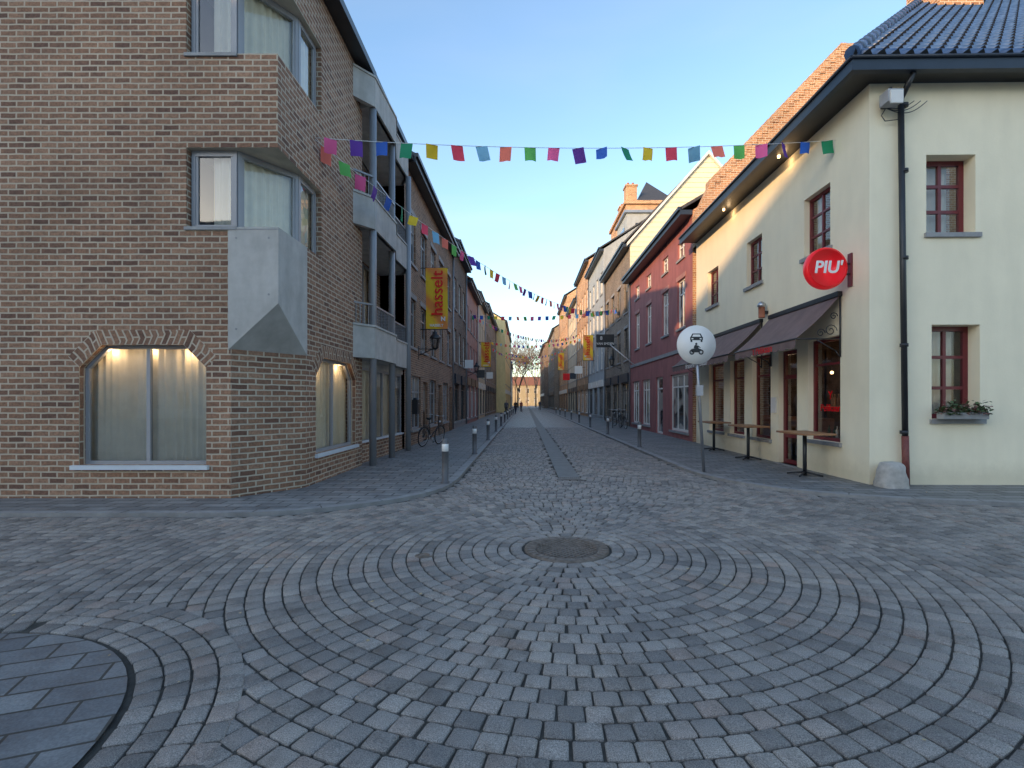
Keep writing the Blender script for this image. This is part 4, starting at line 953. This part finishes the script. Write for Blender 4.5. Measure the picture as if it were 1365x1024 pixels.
bunting((XL,9.3,6.55),(XR,10.2,6.98),.18,off=8)
bunting((XL,9.3,6.52),(XR-.1,34,8.0),1.3,off=6)
bunting((XL,35.5,7.8),(XR,34,7.9),.3,.5)
bunting((XL,36,7.9),(XR,58,9.5),1.2,.5,off=2)
bunting((XL,55,8.2),(XR,57,8.8),.6,.5,off=3); bunting((XL,70,9),(XR-.3,74,9.5),1.2,.5,off=5); bunting((-2.7,90,9),(XR-1.5,95,9),1.2,.55,off=1); bunting((XL,60,8),(XR-.3,90,10),1.6,.5,off=4)

def person(x,y,ang,coat,legs,stride=.25):
    J={'pel':(0,0,.93),'ch':(0,0,1.22),'neck':(0,0,1.45),'hd':(0.01,0,1.56),'top':(.01,0,1.70),
       'sl':(0,.17,1.40),'el':(-.06,.22,1.13),'wl':(.06,.22,.90),'hl':(.10,.22,.82),'sr':(0,-.17,1.40),'er':(.03,-.22,1.13),'wr':(-.04,-.22,.89),'hr':(-.05,-.22,.81),
       'pl':(0,.09,.88),'kl':(stride*.5,.10,.49),'al':(stride*.9,.10,.09),'tl':(stride*.9+.15,.11,.03),'pr':(0,-.09,.88),'kr':(-stride*.3,-.10,.49),'ar':(-stride,-.10,.12),'tr':(-stride+.14,-.11,.03)}
    rad={'pel':.15,'ch':.16,'neck':.06,'hd':.09,'top':.075,'sl':.075,'el':.05,'wl':.035,'hl':.04,'sr':.075,'er':.05,'wr':.035,'hr':.04,'pl':.1,'kl':.065,'al':.045,'tl':.035,'pr':.1,'kr':.065,'ar':.045,'tr':.035}
    Ed=[('pel','ch'),('ch','neck'),('neck','hd'),('hd','top'),('ch','sl'),('sl','el'),('el','wl'),('wl','hl'),('ch','sr'),('sr','er'),('er','wr'),('wr','hr'),('pel','pl'),('pl','kl'),('kl','al'),('al','tl'),('pel','pr'),('pr','kr'),('kr','ar'),('ar','tr')]
    ks=list(J); me=bpy.data.meshes.new('pedestrian'); me.from_pydata([J[k] for k in ks],[(ks.index(a),ks.index(b)) for a,b in Ed],[])
    o=bpy.data.objects.new('pedestrian',me); COL.objects.link(o); o.location=(x,y,.01); o.rotation_euler=(0,0,ang)
    md=o.modifiers.new('s','SKIN'); 
    for i,k in enumerate(ks): me.skin_vertices[0].data[i].radius=(rad[k],rad[k])
    me.skin_vertices[0].data[0].use_root=True
    sd=o.modifiers.new('d','SUBSURF'); sd.levels=1; sd.render_levels=2; md.use_smooth_shade=True
    m,nt,b=newmat('clothing'); tc=N(nt,'ShaderNodeTexCoord'); sx=N(nt,'ShaderNodeSeparateXYZ'); nt.links.new(tc.outputs['Object'],sx.inputs[0])
    dv=N(nt,'ShaderNodeMath',operation='DIVIDE'); dv.inputs[1].default_value=2; nt.links.new(sx.outputs[2],dv.inputs[0])
    r=ramp(nt,[(0,(.03,.03,.03)),(.06,legs),(.42,coat),(.735,(.5,.3,.22)),(.82,(.07,.045,.03))]); r.color_ramp.interpolation='CONSTANT'; nt.links.new(dv.outputs[0],r.inputs[0]); nt.links.new(r.outputs[0],b.inputs['Base Color']); me.materials.append(m)
person(-1.2,62,1.2,(.03,.03,.04),(.04,.05,.09)); person(-2.2,58,-1.7,(.10,.10,.12),(.03,.03,.03)); person(-.6,75,1.4,(.25,.05,.05),(.05,.05,.08)); person(2.6,88,-1.5,(.05,.07,.12),(.06,.06,.06))

# ================================================================ square behind the camera: unseen houses added to block the low sun
def blocker_house(name,xa,xb,y,H,mat,rz=3):
    E=empty(name,((xa+xb)/2,y,0)); W=MB(); G=MB(); F=Fr((xb,y),(xa,y)); L=xb-xa; n=int(L/2.6); ops=[((i+.5)*L/n-.55,(i+.5)*L/n+.55,z,z+1.8) for i in range(n) for z in (.8,4,7.2,10.4,13.6) if z+2.5<H]
    wall(W,F,0,L,0,H,ops,mat); [window(G,F,o) for o in ops]
    for x in (xa,xb): W.face([(x,y,0),(x,y-9,0),(x,y-9,H),(x,y-4.5,H+rz),(x,y,H)],mat)
    W.face([(xa,y-9,0),(xb,y-9,0),(xb,y-9,H),(xa,y-9,H)],mat)
    R=MB(); R.face([(xa,y+.3,H),(xb,y+.3,H),(xb,y-4.5,H+rz),(xa,y-4.5,H+rz)],'slate'); R.face([(xa,y-9.3,H),(xb,y-9.3,H),(xb,y-4.5,H+rz),(xa,y-4.5,H+rz)],'slate')
    W.obj('walls',E); G.obj('windows',E); R.obj('roof',E)
blocker_house('brick_sun_blocker',-58,-36,-30,17,'brickL3'); blocker_house('white_sun_blocker',-36,-22,-30,17,'white'); blocker_house('brick_sun_blocker',-22,-11,-30,17,'brickO'); blocker_house('beige_sun_blocker',-11,2,-30,15.5,'beige'); blocker_house('brick_sun_blocker',2,24,-30,12,'brickG')  # out of view, height chosen to keep the near facades in shade

# ================================================================ light, sky, camera
EL=math.radians(12); AZ=math.radians(40)
t=Vector((math.sin(AZ)*math.cos(EL),math.cos(AZ)*math.cos(EL),-math.sin(EL)))
l=bpy.data.lights.new('sun','SUN'); l.energy=5.0; l.angle=math.radians(.5); l.color=(1,.64,.33)
o=bpy.data.objects.new('sun',l); COL.objects.link(o); o.rotation_euler=t.to_track_quat('-Z','Y').to_euler()
w=bpy.data.worlds.new('World'); S.world=w; w.use_nodes=True; nt=w.node_tree; bg=nt.nodes['Background']
sky=N(nt,'ShaderNodeTexSky'); sky.sky_type='NISHITA'; sky.sun_disc=False; sky.sun_elevation=EL; sky.sun_rotation=math.pi+AZ; sky.air_density=1.1; sky.dust_density=.8; sky.ozone_density=2.2
tc=N(nt,'ShaderNodeTexCoord'); mp=N(nt,'ShaderNodeMapping'); mp.inputs['Scale'].default_value=(1.4,1.4,6); mp.inputs['Rotation'].default_value=(.2,.35,.4)
nt.links.new(tc.outputs['Generated'],mp.inputs[0]); cn=N(nt,'ShaderNodeTexNoise'); cn.inputs['Scale'].default_value=1.8; cn.inputs['Detail'].default_value=8; cn.inputs['Roughness'].default_value=.52; cn.inputs['Distortion'].default_value=.5
nt.links.new(mp.outputs[0],cn.inputs['Vector']); cr=ramp(nt,[(.42,(0,0,0)),(.72,(.8,.8,.8))]); nt.links.new(cn.outputs[0],cr.inputs[0])
sx=N(nt,'ShaderNodeSeparateXYZ'); nt.links.new(tc.outputs['Generated'],sx.inputs[0]); er=ramp(nt,[(.08,(.9,.9,.9)),(.42,(.10,.10,.10))]); nt.links.new(sx.outputs[2],er.inputs[0])
fm=mixc(nt,'MULTIPLY',1.0,cr.outputs[0],er.outputs[0])
cl=mixc(nt,'MIX',fm,sky.outputs[0],(2.1,2.08,2.1)); nt.links.new(cl,bg.inputs[0]); bg.inputs[1].default_value=.45
cam=bpy.data.cameras.new('camera'); co=bpy.data.objects.new('camera',cam); COL.objects.link(co); co.location=(0,0,1.6); co.rotation_euler=(H90,0,0)
cam.sensor_width=36; cam.lens=17.4; cam.shift_x=-.0128; cam.shift_y=.0168; cam.clip_start=.05; cam.clip_end=2000
S.camera=co
